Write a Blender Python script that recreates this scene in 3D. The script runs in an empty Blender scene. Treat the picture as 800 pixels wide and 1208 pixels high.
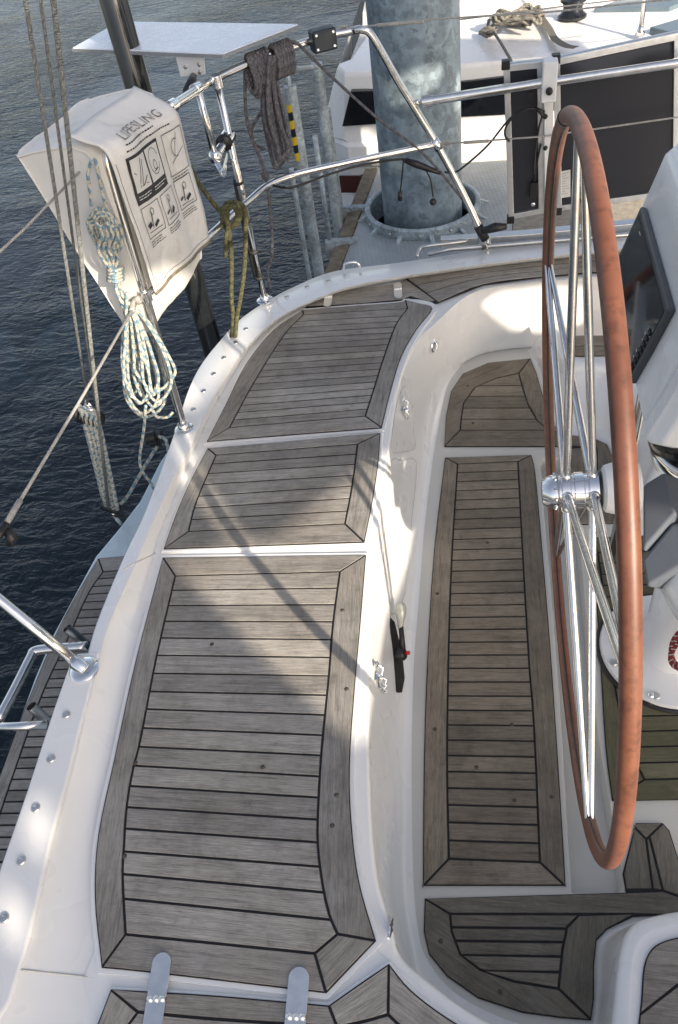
import bpy, bmesh, math, random
from math import sin, cos, pi, radians, sqrt, atan2, hypot
from mathutils import Vector, Matrix, noise
from mathutils.geometry import tessellate_polygon
random.seed(7)
scene = bpy.context.scene
COL = scene.collection
V = Vector

# ------------------------------------------------------------------ camera
# measured pose of the photograph's camera; points read off the photograph are turned
# into metres by meeting their sight line with the height (or plane) they lie on
FPX, CX, CY = 942.85, 400.0, 604.0
EYE = V((0.0, 0.0, 2.15))
def cam_axes(p, r, h):
    def rot(v):
        return V((cos(r)*v[0]-sin(r)*v[1], sin(r)*v[0]+cos(r)*v[1], v[2]))
    up = rot((0, cos(p), -sin(p))); fa = rot((0, sin(p), cos(p))); rt = rot((1, 0, 0))
    return cos(h)*rt-sin(h)*fa, sin(h)*rt+cos(h)*fa, up
AX = cam_axes(0.809187, 0.177970, 0.252403)
def ray(x, y):
    c = V((x-CX, CY-y, FPX))
    return V((AX[0].dot(c), AX[1].dot(c), AX[2].dot(c)))
def P(x, y, z=0.0):
    r = ray(x, y); t = (z-EYE.z)/r.z
    return V((r.x*t, r.y*t, z))
def PX(x, y, X):
    r = ray(x, y); t = X/r.x; return EYE+r*t
def PY(x, y, Y):
    r = ray(x, y); t = Y/r.y; return EYE+r*t
def PP(x, y, o, n):
    r = ray(x, y); t = (V(o)-EYE).dot(V(n))/r.dot(V(n)); return EYE+r*t
def PD(x, y, d):
    r = ray(x, y); return EYE+r*(d/FPX)

cam_d = bpy.data.cameras.new("camera"); cam = bpy.data.objects.new("camera", cam_d); COL.objects.link(cam)
cam_d.sensor_fit = 'VERTICAL'; cam_d.sensor_height = 36.0; cam_d.lens = 36.0*FPX/1208.0
cam_d.clip_start = 0.05; cam_d.clip_end = 2000
R = Matrix(((AX[0][0], AX[0][1], -AX[0][2]), (AX[1][0], AX[1][1], -AX[1][2]), (AX[2][0], AX[2][1], -AX[2][2])))
cam.matrix_world = Matrix.Translation(EYE) @ R.to_4x4()
scene.camera = cam

# ------------------------------------------------------------------ helpers
def cr(pts, n=6, closed=False):
    """Catmull-Rom through points"""
    pts = [V(p) for p in pts]
    if len(pts) < 3 and not closed: 
        return [pts[0].lerp(pts[1], i/n) for i in range(n+1)]
    out = []
    N = len(pts)
    rng = range(N) if closed else range(N-1)
    for i in rng:
        if closed: a, b, c, d = pts[i-1], pts[i], pts[(i+1) % N], pts[(i+2) % N]
        else:
            b, c = pts[i], pts[i+1]
            a = pts[i-1] if i > 0 else b*2-c
            d = pts[i+2] if i+2 < N else c*2-b
        for k in range(n):
            t = k/n
            out.append(0.5*((2*b)+(c-a)*t+(2*a-5*b+4*c-d)*t*t+(3*b-a-3*c+d)*t*t*t))
    if not closed: out.append(pts[-1].copy())
    return out
def c2(pts, n=6):
    return [(p.x, p.y) for p in cr([V((x, y, 0)) for x, y in pts], n)]

class MB:
    def __init__(s): s.v = []; s.f = []; s.m = []; s.uv = []; s.tone = []; s.smooth = []
    def add(s, verts, faces, m=0, uvs=None, tone=0.5, smooth=False):
        o = len(s.v); s.v += [tuple(v) for v in verts]
        for k, f in enumerate(faces):
            s.f.append([o+i for i in f]); s.m.append(m); s.tone.append(tone); s.smooth.append(smooth)
            s.uv.append([uvs[i] for i in f] if (uvs and not isinstance(uvs[0], list)) else (uvs[k] if uvs else None))
    def prism(s, poly, z0, z1, m=0, **k):
        """poly: list of xy (ccw or cw); vertical extrusion"""
        poly = [(p[0], p[1]) for p in poly]
        a = sum(poly[i-1][0]*poly[i][1]-poly[i][0]*poly[i-1][1] for i in range(len(poly)))
        if a < 0: poly = poly[::-1]
        n = len(poly); vs = [(x, y, z0) for x, y in poly]+[(x, y, z1) for x, y in poly]
        fs = [[i, (i+1) % n, n+(i+1) % n, n+i] for i in range(n)]
        tr = tessellate_polygon([[V((x, y, 0)) for x, y in poly]])
        for t in tr:
            x0, x1, x2 = [V((poly[i][0], poly[i][1], 0)) for i in t]
            if (x1-x0).cross(x2-x0).z < 0: t = (t[0], t[2], t[1])
            fs.append([n+i for i in t]); fs.append([t[2], t[1], t[0]])
        s.add(vs, fs, m, **k)
    def tube(s, pts, r, seg=12, m=0, caps=True, closed=False, smooth=True, flat=1.0):
        pts = [V(p) for p in pts]
        q = [pts[0]]
        for p in pts[1:]:
            if (p-q[-1]).length > 1e-5: q.append(p)
        pts = q; N = len(pts)
        if N < 2: return
        rs = r if isinstance(r, (list, tuple)) else [r]*N
        if len(rs) != N: rs = [rs[min(int(i*len(rs)/N), len(rs)-1)] for i in range(N)]
        T = []
        for i in range(N):
            if closed: t = pts[(i+1) % N]-pts[i-1]
            else: t = pts[min(i+1, N-1)]-pts[max(i-1, 0)]
            T.append(t.normalized() if t.length > 1e-9 else V((0, 0, 1)))
        u = T[0].orthogonal().normalized()
        rings = []; L = 0; Ls = []
        for i in range(N):
            if i:
                L += (pts[i]-pts[i-1]).length
                ax = T[i-1].cross(T[i])
                if ax.length > 1e-7:
                    u = Matrix.Rotation(T[i-1].angle(T[i]), 3, ax.normalized()) @ u
            u = (u-T[i]*u.dot(T[i])).normalized(); w = T[i].cross(u)
            rings.append([pts[i]+rs[i]*(cos(2*pi*k/seg)*u+flat*sin(2*pi*k/seg)*w) for k in range(seg)]); Ls.append(L)
        vs = [p for rg in rings for p in rg]
        fs = []; uvs = []
        M_ = N if closed else N-1
        for i in range(M_):
            j = (i+1) % N; lj = Ls[j] if j else L+(pts[0]-pts[-1]).length
            for k in range(seg):
                k2 = (k+1) % seg
                fs.append([i*seg+k, i*seg+k2, j*seg+k2, j*seg+k])
                uvs.append([(k/seg, Ls[i]), ((k+1)/seg, Ls[i]), ((k+1)/seg, lj), (k/seg, lj)])
        if caps and not closed:
            fs.append(list(range(seg))[::-1]); uvs.append([(0, 0)]*seg)
            fs.append([(N-1)*seg+k for k in range(seg)]); uvs.append([(0, 0)]*seg)
        s.add(vs, fs, m, uvs, smooth=smooth)
    def lathe(s, prof, o, ax=(0, 0, 1), seg=32, m=0, smooth=True, cap=True):
        """prof: list of (r, h) along axis"""
        ax = V(ax).normalized(); u = ax.orthogonal().normalized(); w = ax.cross(u); o = V(o)
        vs = []; fs = []
        for r, h in prof:
            for k in range(seg):
                a = 2*pi*k/seg; vs.append(o+ax*h+r*(cos(a)*u+sin(a)*w))
        n = len(prof)
        for i in range(n-1):
            for k in range(seg):
                k2 = (k+1) % seg
                fs.append([i*seg+k, i*seg+k2, (i+1)*seg+k2, (i+1)*seg+k])
        if cap:
            fs.append(list(range(seg))[::-1]); fs.append([(n-1)*seg+k for k in range(seg)])
        s.add(vs, fs, m, smooth=smooth)
    def box(s, c, dx, dy, dz, M=None, m=0, taper=1.0):
        c = V(c); vs = []
        for z in (-1, 1):
            t = taper if z > 0 else 1.0
            for x, y in ((-1, -1), (1, -1), (1, 1), (-1, 1)):
                p = V((x*dx/2*t, y*dy/2*t, z*dz/2)); vs.append(c+(M @ p if M else p))
        s.add(vs, [[3, 2, 1, 0], [4, 5, 6, 7], [0, 1, 5, 4], [1, 2, 6, 5], [2, 3, 7, 6], [3, 0, 4, 7]], m)
    def hull(s, pts, m=0):
        bm = bmesh.new()
        for p in pts: bm.verts.new(p)
        g = bmesh.ops.convex_hull(bm, input=bm.verts)
        bm.verts.ensure_lookup_table(); bm.verts.index_update()
        used = [f for f in bm.faces]
        s.add([v.co.copy() for v in bm.verts], [[v.index for v in f.verts] for f in used], m); bm.free()
    def quad(s, a, b, c, d, m=0, uvs=None): s.add([a, b, c, d], [[0, 1, 2, 3]], m, uvs)
    def ball(s, c, r, m=0, seg=16, sc=(1, 1, 1)):
        n = seg//2
        vs = []; fs = []
        for i in range(n+1):
            for k in range(seg):
                a = pi*i/n; b = 2*pi*k/seg
                vs.append((c[0]+r*sc[0]*sin(a)*cos(b), c[1]+r*sc[1]*sin(a)*sin(b), c[2]+r*sc[2]*cos(a)))
        for i in range(n):
            for k in range(seg):
                k2 = (k+1) % seg; fs.append([i*seg+k, (i+1)*seg+k, (i+1)*seg+k2, i*seg+k2])
        s.add(vs, fs, m, smooth=True)
    def build(s, name, mats, parent=None, bevel=0, bseg=3, sharp=None, smooth=None, loc=None, bang=35):
        me = bpy.data.meshes.new(name)
        off = V(loc) if loc else V((0, 0, 0))
        me.from_pydata([tuple(V(v)-off) for v in s.v], [], s.f)
        if not isinstance(mats, (list, tuple)): mats = [mats]
        for m_ in mats: me.materials.append(m_)
        for i, p in enumerate(me.polygons):
            p.material_index = min(s.m[i], len(mats)-1)
            p.use_smooth = s.smooth[i] if smooth is None else smooth
        uvl = me.uv_layers.new(name='UVMap')
        at = me.attributes.new('tone', 'FLOAT', 'FACE')
        for i, p in enumerate(me.polygons):
            at.data[i].value = s.tone[i]
            if s.uv[i]:
                for k, li in enumerate(p.loop_indices): uvl.data[li].uv = s.uv[i][k]
        me.validate()
        o = bpy.data.objects.new(name, me); COL.objects.link(o)
        if loc: o.location = off
        if parent:
            o.parent = parent
            o.matrix_parent_inverse = Matrix.Translation(-WORLD_LOC(parent))
        if sharp: me.set_sharp_from_angle(angle=radians(sharp))
        if bevel:
            me.set_sharp_from_angle(angle=radians(60)) if smooth else None
            bv = o.modifiers.new('bevel', 'BEVEL'); bv.width = bevel; bv.segments = bseg
            bv.limit_method = 'ANGLE'; bv.angle_limit = radians(bang); bv.harden_normals = False
            for p in me.polygons: p.use_smooth = True
            me.set_sharp_from_angle(angle=radians(50))
            wn = o.modifiers.new('wn', 'WEIGHTED_NORMAL'); wn.keep_sharp = False
        return o
def WORLD_LOC(o):
    l = V((0, 0, 0))
    while o: l = l+o.location+(o.matrix_parent_inverse.translation if o.parent else V((0, 0, 0))); o = o.parent
    return l
def tag(o, label=None, cat=None, group=None, kind=None):
    if label: o['label'] = label
    if cat: o['category'] = cat
    if group: o['group'] = group
    if kind: o['kind'] = kind
    return o
def thing(name, label, cat, loc, group=None):
    o = bpy.data.objects.new(name, None); o.empty_display_size = .1; COL.objects.link(o); o.location = V(loc)
    return tag(o, label, cat, group)

# ------------------------------------------------------------------ materials
def mat(name):
    m = bpy.data.materials.new(name); m.use_nodes = True
    nt = m.node_tree; b = nt.nodes['Principled BSDF']; return m, nt, b
def N(nt, t, **k):
    n = nt.nodes.new(t)
    for a, v in k.items():
        if a in n.inputs: n.inputs[a].default_value = v
        else: setattr(n, a, v)
    return n
def L(nt, a, b): nt.links.new(a, b)
def coords(nt, sc=(1, 1, 1), kind='Object', rot=(0, 0, 0)):
    tc = N(nt, 'ShaderNodeTexCoord'); mp = N(nt, 'ShaderNodeMapping'); mp.inputs['Scale'].default_value = sc
    mp.inputs['Rotation'].default_value = rot
    L(nt, tc.outputs[kind], mp.inputs['Vector']); return mp.outputs['Vector']
def noise_n(nt, vec, scale, detail=4, rough=.55, dist=0):
    n = N(nt, 'ShaderNodeTexNoise'); n.inputs['Scale'].default_value = scale; n.inputs['Detail'].default_value = detail
    n.inputs['Roughness'].default_value = rough; n.inputs['Distortion'].default_value = dist
    L(nt, vec, n.inputs['Vector']); return n.outputs['Fac']
def ramp(nt, fac, stops):
    r = N(nt, 'ShaderNodeValToRGB'); L(nt, fac, r.inputs['Fac'])
    el = r.color_ramp.elements
    while len(el) < len(stops): el.new(.5)
    for e, (p, c) in zip(el, stops):
        e.position = p; e.color = (c[0], c[1], c[2], 1) if isinstance(c, (tuple, list)) else (c, c, c, 1)
    return r.outputs['Color']
def mixc(nt, fac, a, b, mode='MIX'):
    n = N(nt, 'ShaderNodeMix', data_type='RGBA', blend_type=mode)
    for s_, v in (('Factor', fac), ('A', a), ('B', b)):
        i = [x for x in n.inputs if x.name == s_ and (x.type == 'RGBA' or s_ == 'Factor')][0]
        if hasattr(v, 'links') or hasattr(v, 'is_linked'): L(nt, v, i)
        else: i.default_value = v if s_ == 'Factor' else (v[0], v[1], v[2], 1)
    return [x for x in n.outputs if x.type == 'RGBA'][0]
def math_n(nt, op, a, b=None):
    n = N(nt, 'ShaderNodeMath', operation=op)
    for i, v in enumerate((a, b)):
        if v is None: continue
        if hasattr(v, 'is_linked'): L(nt, v, n.inputs[i])
        else: n.inputs[i].default_value = v
    return n.outputs[0]
def bump(nt, b, h, strength=.3, dist=.002):
    n = N(nt, 'ShaderNodeBump'); n.inputs['Strength'].default_value = strength; n.inputs['Distance'].default_value = dist
    L(nt, h, n.inputs['Height']); L(nt, n.outputs['Normal'], b.inputs['Normal'])
def simple(name, col, rough=.5, metal=0, var=.12, vs=8, bmp=0, bs=60, coat=0, rvar=0.1):
    m, nt, b = mat(name)
    vec = coords(nt); f = noise_n(nt, vec, vs, 5, .6)
    lo = [max(0, c*(1-var)) for c in col]; hi = [min(1, c*(1+var)) for c in col]
    L(nt, ramp(nt, f, [(.3, lo), (.7, hi)]), b.inputs['Base Color'])
    f2 = noise_n(nt, vec, vs*4, 4, .6)
    L(nt, ramp(nt, f2, [(.3, max(.02, rough-rvar)), (.7, min(1, rough+rvar))]), b.inputs['Roughness'])
    b.inputs['Metallic'].default_value = metal
    if coat: b.inputs['Coat Weight'].default_value = coat; b.inputs['Coat Roughness'].default_value = .08
    if bmp: bump(nt, b, noise_n(nt, vec, bs, 4, .6), bmp, .002)
    return m

def gelcoat_mat(name, col=(.775, .778, .775), dirt=.25, rough=.28):
    m, nt, b = mat(name)
    vec = coords(nt)
    f = noise_n(nt, vec, 2.2, 6, .62)
    base = ramp(nt, f, [(.3, [c*.96 for c in col]), (.7, col)])
    g = noise_n(nt, vec, 1.3, 4, .5)
    d = ramp(nt, g, [(.45, 0), (.75, 1)])
    dm = math_n(nt, 'MULTIPLY', d, dirt*.30)
    base = mixc(nt, dm, base, (.42, .40, .33))
    # fine pepper of specks
    sp = ramp(nt, noise_n(nt, vec, 420, 2, .5), [(.74, 0), (.80, 1)])
    base = mixc(nt, math_n(nt, 'MULTIPLY', sp, .25*dirt*2), base, (.3, .28, .24))
    L(nt, base, b.inputs['Base Color'])
    L(nt, ramp(nt, noise_n(nt, vec, 5, 2), [(.3, rough-.03), (.75, rough+.05)]), b.inputs['Roughness'])
    b.inputs['Coat Weight'].default_value = .55; b.inputs['Coat Roughness'].default_value = .06
    bump(nt, b, noise_n(nt, vec, 7, 2), .08, .004)
    return m
GEL = gelcoat_mat('gelcoat')
GELB = gelcoat_mat('gelcoat_hull', (.55, .66, .72), .12)
GELD = gelcoat_mat('gelcoat_worn', (.60, .585, .54), .6, .4)

def teak_mat(name, silver, brown, moss=0.0, dark=1.0):
    m, nt, b = mat(name)
    uv = N(nt, 'ShaderNodeUVMap').outputs['UV']
    mp = N(nt, 'ShaderNodeMapping'); mp.inputs['Scale'].default_value = (5, 90, 1); L(nt, uv, mp.inputs['Vector'])
    mp2 = N(nt, 'ShaderNodeMapping'); mp2.inputs['Scale'].default_value = (14, 420, 1); L(nt, uv, mp2.inputs['Vector'])
    g1 = noise_n(nt, mp.outputs[0], 1, 6, .65, .35); g2 = noise_n(nt, mp2.outputs[0], 1, 4, .7)
    vec = coords(nt); big = noise_n(nt, vec, 3.3, 5, .6); mid = noise_n(nt, vec, 17, 6, .7)
    at = N(nt, 'ShaderNodeAttribute', attribute_name='tone').outputs['Fac']
    c = mixc(nt, ramp(nt, big, [(.32, 0), (.68, 1)]), silver, brown)
    # per plank tone
    tn = N(nt, 'ShaderNodeMapRange'); L(nt, at, tn.inputs[0]); tn.inputs[3].default_value = .76; tn.inputs[4].default_value = 1.18
    c = mixc(nt, 1.0, c, tn.outputs[0], 'MULTIPLY')
    gr = ramp(nt, g1, [(.28, .52*dark), (.48, .95), (.72, 1.2)])
    c = mixc(nt, .85, c, gr, 'MULTIPLY')
    gr2 = ramp(nt, g2, [(.32, .55), (.50, 1.0), (.74, 1.28)])
    c = mixc(nt, .75, c, gr2, 'MULTIPLY')
    st = ramp(nt, mid, [(.30, .62), (.46, 1.0), (.75, 1.12)])
    c = mixc(nt, .7, c, st, 'MULTIPLY')
    mp3 = N(nt, 'ShaderNodeMapping'); mp3.inputs['Scale'].default_value = (30, 900, 1); L(nt, uv, mp3.inputs['Vector'])
    g3 = noise_n(nt, mp3.outputs[0], 1, 3, .8)
    c = mixc(nt, .7, c, ramp(nt, g3, [(.34, .55), (.5, 1.0), (.68, 1.35)]), 'MULTIPLY')
    # dark stains / drips
    sn = ramp(nt, noise_n(nt, vec, 42, 3, .5), [(.69, 0), (.76, 1)])
    c = mixc(nt, math_n(nt, 'MULTIPLY', sn, .35), c, (.05, .045, .04))
    # worn patches and water stains that ignore the plank edges
    wp = ramp(nt, noise_n(nt, vec, 7.5, 7, .68, .4), [(.36, .74), (.50, 1.0), (.66, 1.10)])
    c = mixc(nt, .7, c, wp, 'MULTIPLY')
    if moss:
        mo = ramp(nt, noise_n(nt, vec, 5.5, 6, .65), [(.5-.2*moss, 0), (.68, 1)])
        c = mixc(nt, math_n(nt, 'MULTIPLY', mo, min(1, .75*moss)), c, (.080, .082, .026))
    L(nt, c, b.inputs['Base Color'])
    b.inputs['Roughness'].default_value = .72
    hsum = math_n(nt, 'ADD', g1, math_n(nt, 'MULTIPLY', g2, 1.2))
    bump(nt, b, hsum, .55, .0022)
    return m
TEAK = teak_mat('teak_seat', (.315, .302, .278), (.262, .238, .208))
TEAKF = teak_mat('teak_floor', (.225, .192, .150), (.185, .152, .113), moss=.16)
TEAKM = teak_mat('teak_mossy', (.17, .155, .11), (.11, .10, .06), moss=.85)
CAULK = simple('caulk', (.007, .007, .009), .7, var=.3)
def metal_mat(name, col=(.78, .77, .75), rough=.1, spots=.15):
    m, nt, b = mat(name); vec = coords(nt)
    b.inputs['Metallic'].default_value = 1
    L(nt, ramp(nt, noise_n(nt, vec, 30, 5, .6), [(.3, [c*(1-spots) for c in col]), (.65, col)]), b.inputs['Base Color'])
    L(nt, ramp(nt, noise_n(nt, vec, 60, 4, .6), [(.35, rough), (.75, rough+.14)]), b.inputs['Roughness'])
    bump(nt, b, noise_n(nt, vec, 25, 2), .06, .002)
    return m
STEEL = metal_mat('stainless_steel')
CHROME = metal_mat('chrome', (.85, .85, .85), .05, .05)
BRUSH = metal_mat('brushed_steel', (.62, .62, .61), .28, .2)
ALU = metal_mat('aluminium', (.72, .73, .74), .38, .12)
BLACKP = simple('black_plastic', (.012, .012, .013), .42, bmp=.1, bs=200)
BLACKG = simple('black_gloss', (.010, .011, .012), .16, var=.3, coat=.4)
RUBBER = simple('black_rubber', (.02, .02, .021), .65)
WHITEP = simple('white_powder_coat', (.78, .78, .77), .4, var=.04)
RED = simple('red_plastic', (.5, .02, .015), .4)
YELLOW = simple('yellow_paint', (.75, .48, .02), .5)
GREYV = simple('grey_vinyl', (.105, .12, .145), .6, var=.12, bmp=.25, bs=500)
GREYBEZ = simple('bezel_grey', (.055, .06, .065), .38, var=.15)
INK = simple('print_black', (.03, .03, .033), .7, var=.5, vs=60)
PAPER = simple('label_paper', (.62, .62, .6), .6, var=.06)
WINDOW = simple('dark_window', (.008, .009, .012), .08, var=.3, rvar=.03)
TIMBER = simple('old_timber', (.17, .14, .10), .85, var=.45, vs=22, bmp=.6, bs=60)
CONC = simple('weathered_deck_edge', (.27, .245, .20), .85, var=.25, vs=30, bmp=.4, bs=120)
HINGE = metal_mat('hinge_steel', (.88, .88, .87), .30, .08)
BRASS = simple('brass', (.55, .48, .3), .3, metal=1)

def leather_mat():
    m, nt, b = mat('tan_leather'); vec = coords(nt)
    c = ramp(nt, noise_n(nt, vec, 4, 6, .6), [(.28, (.110, .040, .024)), (.5, (.170, .064, .036)), (.75, (.225, .090, .051))])
    sp = ramp(nt, noise_n(nt, vec, 38, 6, .75), [(.34, .45), (.50, 1.0), (.8, 1.15)])
    c = mixc(nt, .8, c, sp, 'MULTIPLY')
    wr = ramp(nt, noise_n(nt, vec, 6, 4, .6), [(.52, 0), (.72, 1)])
    c = mixc(nt, math_n(nt, 'MULTIPLY', wr, .55), c, (.13, .045, .022))
    L(nt, c, b.inputs['Base Color']); b.inputs['Roughness'].default_value = .48
    b.inputs['Coat Weight'].default_value = .12; b.inputs['Coat Roughness'].default_value = .35
    vo = N(nt, 'ShaderNodeTexVoronoi'); vo.inputs['Scale'].default_value = 600; L(nt, vec, vo.inputs['Vector'])
    bump(nt, b, vo.outputs['Distance'], .12, .0008)
    return m
LEATHER = leather_mat()
def galv_mat(name, col, scale=26, streak=True):
    m, nt, b = mat(name); vec = coords(nt)
    vo = N(nt, 'ShaderNodeTexVoronoi'); vo.inputs['Scale'].default_value = scale
    wv = N(nt, 'ShaderNodeMixRGB'); 
    nn = N(nt, 'ShaderNodeTexNoise'); nn.inputs['Scale'].default_value = 9; nn.inputs['Detail'].default_value = 5; L(nt, vec, nn.inputs['Vector'])
    mx = mixc(nt, .22, vec, nn.outputs['Color']); L(nt, mx, vo.inputs['Vector'])
    cell = ramp(nt, vo.outputs['Color'], [(.1, [c*.68 for c in col]), (.9, [c*1.22 for c in col])])
    bl = ramp(nt, noise_n(nt, vec, 6, 9, .75), [(.34, .55), (.5, 1.0), (.64, 1.35)])
    c = mixc(nt, .9, cell, bl, 'MULTIPLY')
    if streak:
        v2 = coords(nt, (9, 9, .7)); s = ramp(nt, noise_n(nt, v2, 1, 5, .6), [(.55, 0), (.75, 1)])
        c = mixc(nt, math_n(nt, 'MULTIPLY', s, .4), c, (.10, .12, .13))
        v3 = coords(nt, (14, 14, 5)); s3 = ramp(nt, noise_n(nt, v3, 1, 6, .7), [(.60, 0), (.68, 1)])
        c = mixc(nt, math_n(nt, 'MULTIPLY', s3, .35), c, (.45, .52, .55))
    L(nt, c, b.inputs['Base Color']); b.inputs['Metallic'].default_value = .25
    L(nt, ramp(nt, noise_n(nt, vec, 12, 4), [(.3, .42), (.7, .62)]), b.inputs['Roughness'])
    bump(nt, b, noise_n(nt, vec, 18, 5), .2, .004)
    return m
PILE = galv_mat('galvanised_pile', (.235, .30, .345))
GALV = galv_mat('galvanised_steel', (.36, .42, .45), 60)
def rope_mat(name, cols, twist=26, fleck=None, rough=.8, tdist=.004):
    """cols: three colours laid as braid along the rope"""
    m, nt, b = mat(name)
    uv = N(nt, 'ShaderNodeUVMap').outputs['UV']; sep = N(nt, 'ShaderNodeSeparateXYZ'); L(nt, uv, sep.inputs[0])
    wob = math_n(nt, 'MULTIPLY', noise_n(nt, coords(nt), 55, 2), 1.1)
    a = math_n(nt, 'ADD', math_n(nt, 'ADD', math_n(nt, 'MULTIPLY', sep.outputs[1], twist), sep.outputs[0]), wob)
    a2 = math_n(nt, 'SUBTRACT', math_n(nt, 'MULTIPLY', sep.outputs[1], twist), sep.outputs[0])
    f1 = math_n(nt, 'FRACT', a); f2 = math_n(nt, 'FRACT', a2)
    c = mixc(nt, ramp(nt, f1, [(.48, 0), (.52, 1)]), cols[0], cols[1])
    c = mixc(nt, ramp(nt, f2, [(.76, 0), (.80, 1)]), c, cols[2])
    vec = coords(nt)
    c = mixc(nt, .6, c, ramp(nt, noise_n(nt, vec, 60, 4, .6), [(.3, .6), (.6, 1.1)]), 'MULTIPLY')
    L(nt, c, b.inputs['Base Color']); b.inputs['Roughness'].default_value = rough
    h = math_n(nt, 'MULTIPLY', math_n(nt, 'SINE', math_n(nt, 'MULTIPLY', a, 6.283*3)), math_n(nt, 'SINE', math_n(nt, 'MULTIPLY', a2, 6.283*3)))
    bump(nt, b, h, .6, tdist)
    return m
ROPEB = rope_mat('blue_flecked_rope', ((.60, .59, .52), (.20, .32, .40), (.62, .58, .44)), 30)
ROPEG = rope_mat('grey_rope', ((.13, .125, .14), (.17, .165, .18), (.10, .10, .11)), 30)
ROPEO = rope_mat('olive_rope', ((.085, .085, .038), (.12, .115, .055), (.06, .065, .028)), 30)
ROPEW = rope_mat('old_white_rope', ((.50, .47, .40), (.42, .40, .34), (.55, .52, .46)), 30)
ROPES = rope_mat('stay_rope', ((.24, .25, .24), (.30, .31, .29), (.19, .20, .20)), 30)
ROPER = rope_mat('red_rope', ((.28, .03, .025), (.20, .02, .02), (.55, .5, .45)), 60)
WIRE = rope_mat('wire_rope', ((.45, .44, .41), (.38, .37, .35), (.5, .49, .46)), 150, rough=.4, tdist=.001)
def canvas_mat(name, col, dirt=.5, scale=1.0):
    m, nt, b = mat(name); vec = coords(nt)
    c = ramp(nt, noise_n(nt, vec, 3, 6, .6), [(.3, [x*.88 for x in col]), (.7, col)])
    d = ramp(nt, noise_n(nt, vec, 7, 8, .7, .5), [(.54, 0), (.8, 1)])
    c = mixc(nt, math_n(nt, 'MULTIPLY', d, dirt), c, (.33, .29, .21))
    L(nt, c, b.inputs['Base Color']); b.inputs['Roughness'].default_value = .62
    h = math_n(nt, 'ADD', noise_n(nt, vec, 6, 3), math_n(nt, 'MULTIPLY', noise_n(nt, vec, 300, 2), .05))
    bump(nt, b, h, .5, .02)
    return m
CANVAS = canvas_mat('white_vinyl_canvas', (.74, .73, .70))
def treadplate():
    m, nt, b = mat('tread_plate'); v1 = coords(nt, (1, 1, 1), rot=(0, 0, radians(45))); 
    def bars(rz):
        v = coords(nt, (28, 60, 1), rot=(0, 0, rz)); ch = N(nt, 'ShaderNodeTexVoronoi'); ch.inputs['Scale'].default_value = 1; ch.inputs['Randomness'].default_value = 0
        L(nt, v, ch.inputs['Vector']); return ramp(nt, ch.outputs['Distance'], [(.22, 1), (.34, 0)])
    h = math_n(nt, 'MAXIMUM', bars(radians(40)), bars(radians(-50)))
    vec = coords(nt)
    c = ramp(nt, noise_n(nt, vec, 6, 6, .6), [(.3, (.33, .37, .39)), (.7, (.46, .49, .50))])
    rs = ramp(nt, noise_n(nt, vec, 3.4, 7, .7), [(.60, 0), (.70, 1)])
    c = mixc(nt, math_n(nt, 'MULTIPLY', rs, .6), c, (.24, .20, .06))
    c = mixc(nt, .5, c, ramp(nt, h, [(0, .75), (1, 1.25)]), 'MULTIPLY')
    L(nt, c, b.inputs['Base Color']); b.inputs['Roughness'].default_value = .45; b.inputs['Metallic'].default_value = .35
    bump(nt, b, h, .6, .004); return m
TREAD = treadplate()
def water_mat():
    m, nt, b = mat('sea_water'); vec = coords(nt)
    b.inputs['Base Color'].default_value = (.001, .008, .014, 1); b.inputs['Roughness'].default_value = .04
    b.inputs['IOR'].default_value = 1.40
    wn = N(nt, 'ShaderNodeTexNoise'); wn.inputs['Scale'].default_value = .9; wn.inputs['Detail'].default_value = 2; L(nt, vec, wn.inputs['Vector'])
    n1 = noise_n(nt, coords(nt, (1.0, 1.7, 1), rot=(0, 0, radians(25))), 1.5, 3, .5, .6)
    n2 = noise_n(nt, coords(nt, (1.2, 2.4, 1), rot=(0, 0, radians(-18))), 7.5, 4, .55, .8)
    n3 = noise_n(nt, coords(nt, (1, 1.7, 1), rot=(0, 0, radians(8))), 22, 3, .5)
    h = math_n(nt, 'ADD', math_n(nt, 'MULTIPLY', n1, .55), math_n(nt, 'ADD', math_n(nt, 'MULTIPLY', n2, .25), math_n(nt, 'MULTIPLY', n3, .028)))
    md = ramp(nt, noise_n(nt, vec, .35, 3, .6, .5), [(.35, .35), (.65, 1.25)])
    h = math_n(nt, 'MULTIPLY', h, md)
    bump(nt, b, h, .6, .12)
    return m
WATER = water_mat()

m_, nt_, b_ = mat('faded_print'); f_ = noise_n(nt_, coords(nt_), 70, 4, .7)
L(nt_, ramp(nt_, f_, [(.38, (.05, .05, .055)), (.62, (.42, .42, .41))]), b_.inputs['Base Color']); b_.inputs['Roughness'].default_value = .7
FADED = m_
# ------------------------------------------------------------------ the water
ZW = -0.65
mb = MB(); mb.add([(-500, -300, ZW), (500, -300, ZW), (500, 900, ZW), (-500, 900, ZW)], [[0, 1, 2, 3]])
tag(mb.build('water', WATER), kind='structure')

# ------------------------------------------------------------------ the yacht
ZS, ZG, ZT = 0.34, 0.40, 0.006
yacht = thing('sailing_yacht', 'white sailing yacht seen from its side deck, with weathered teak cockpit and large leather wheel', 'sailing yacht', (0.2, 1.3, -0.65))

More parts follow.
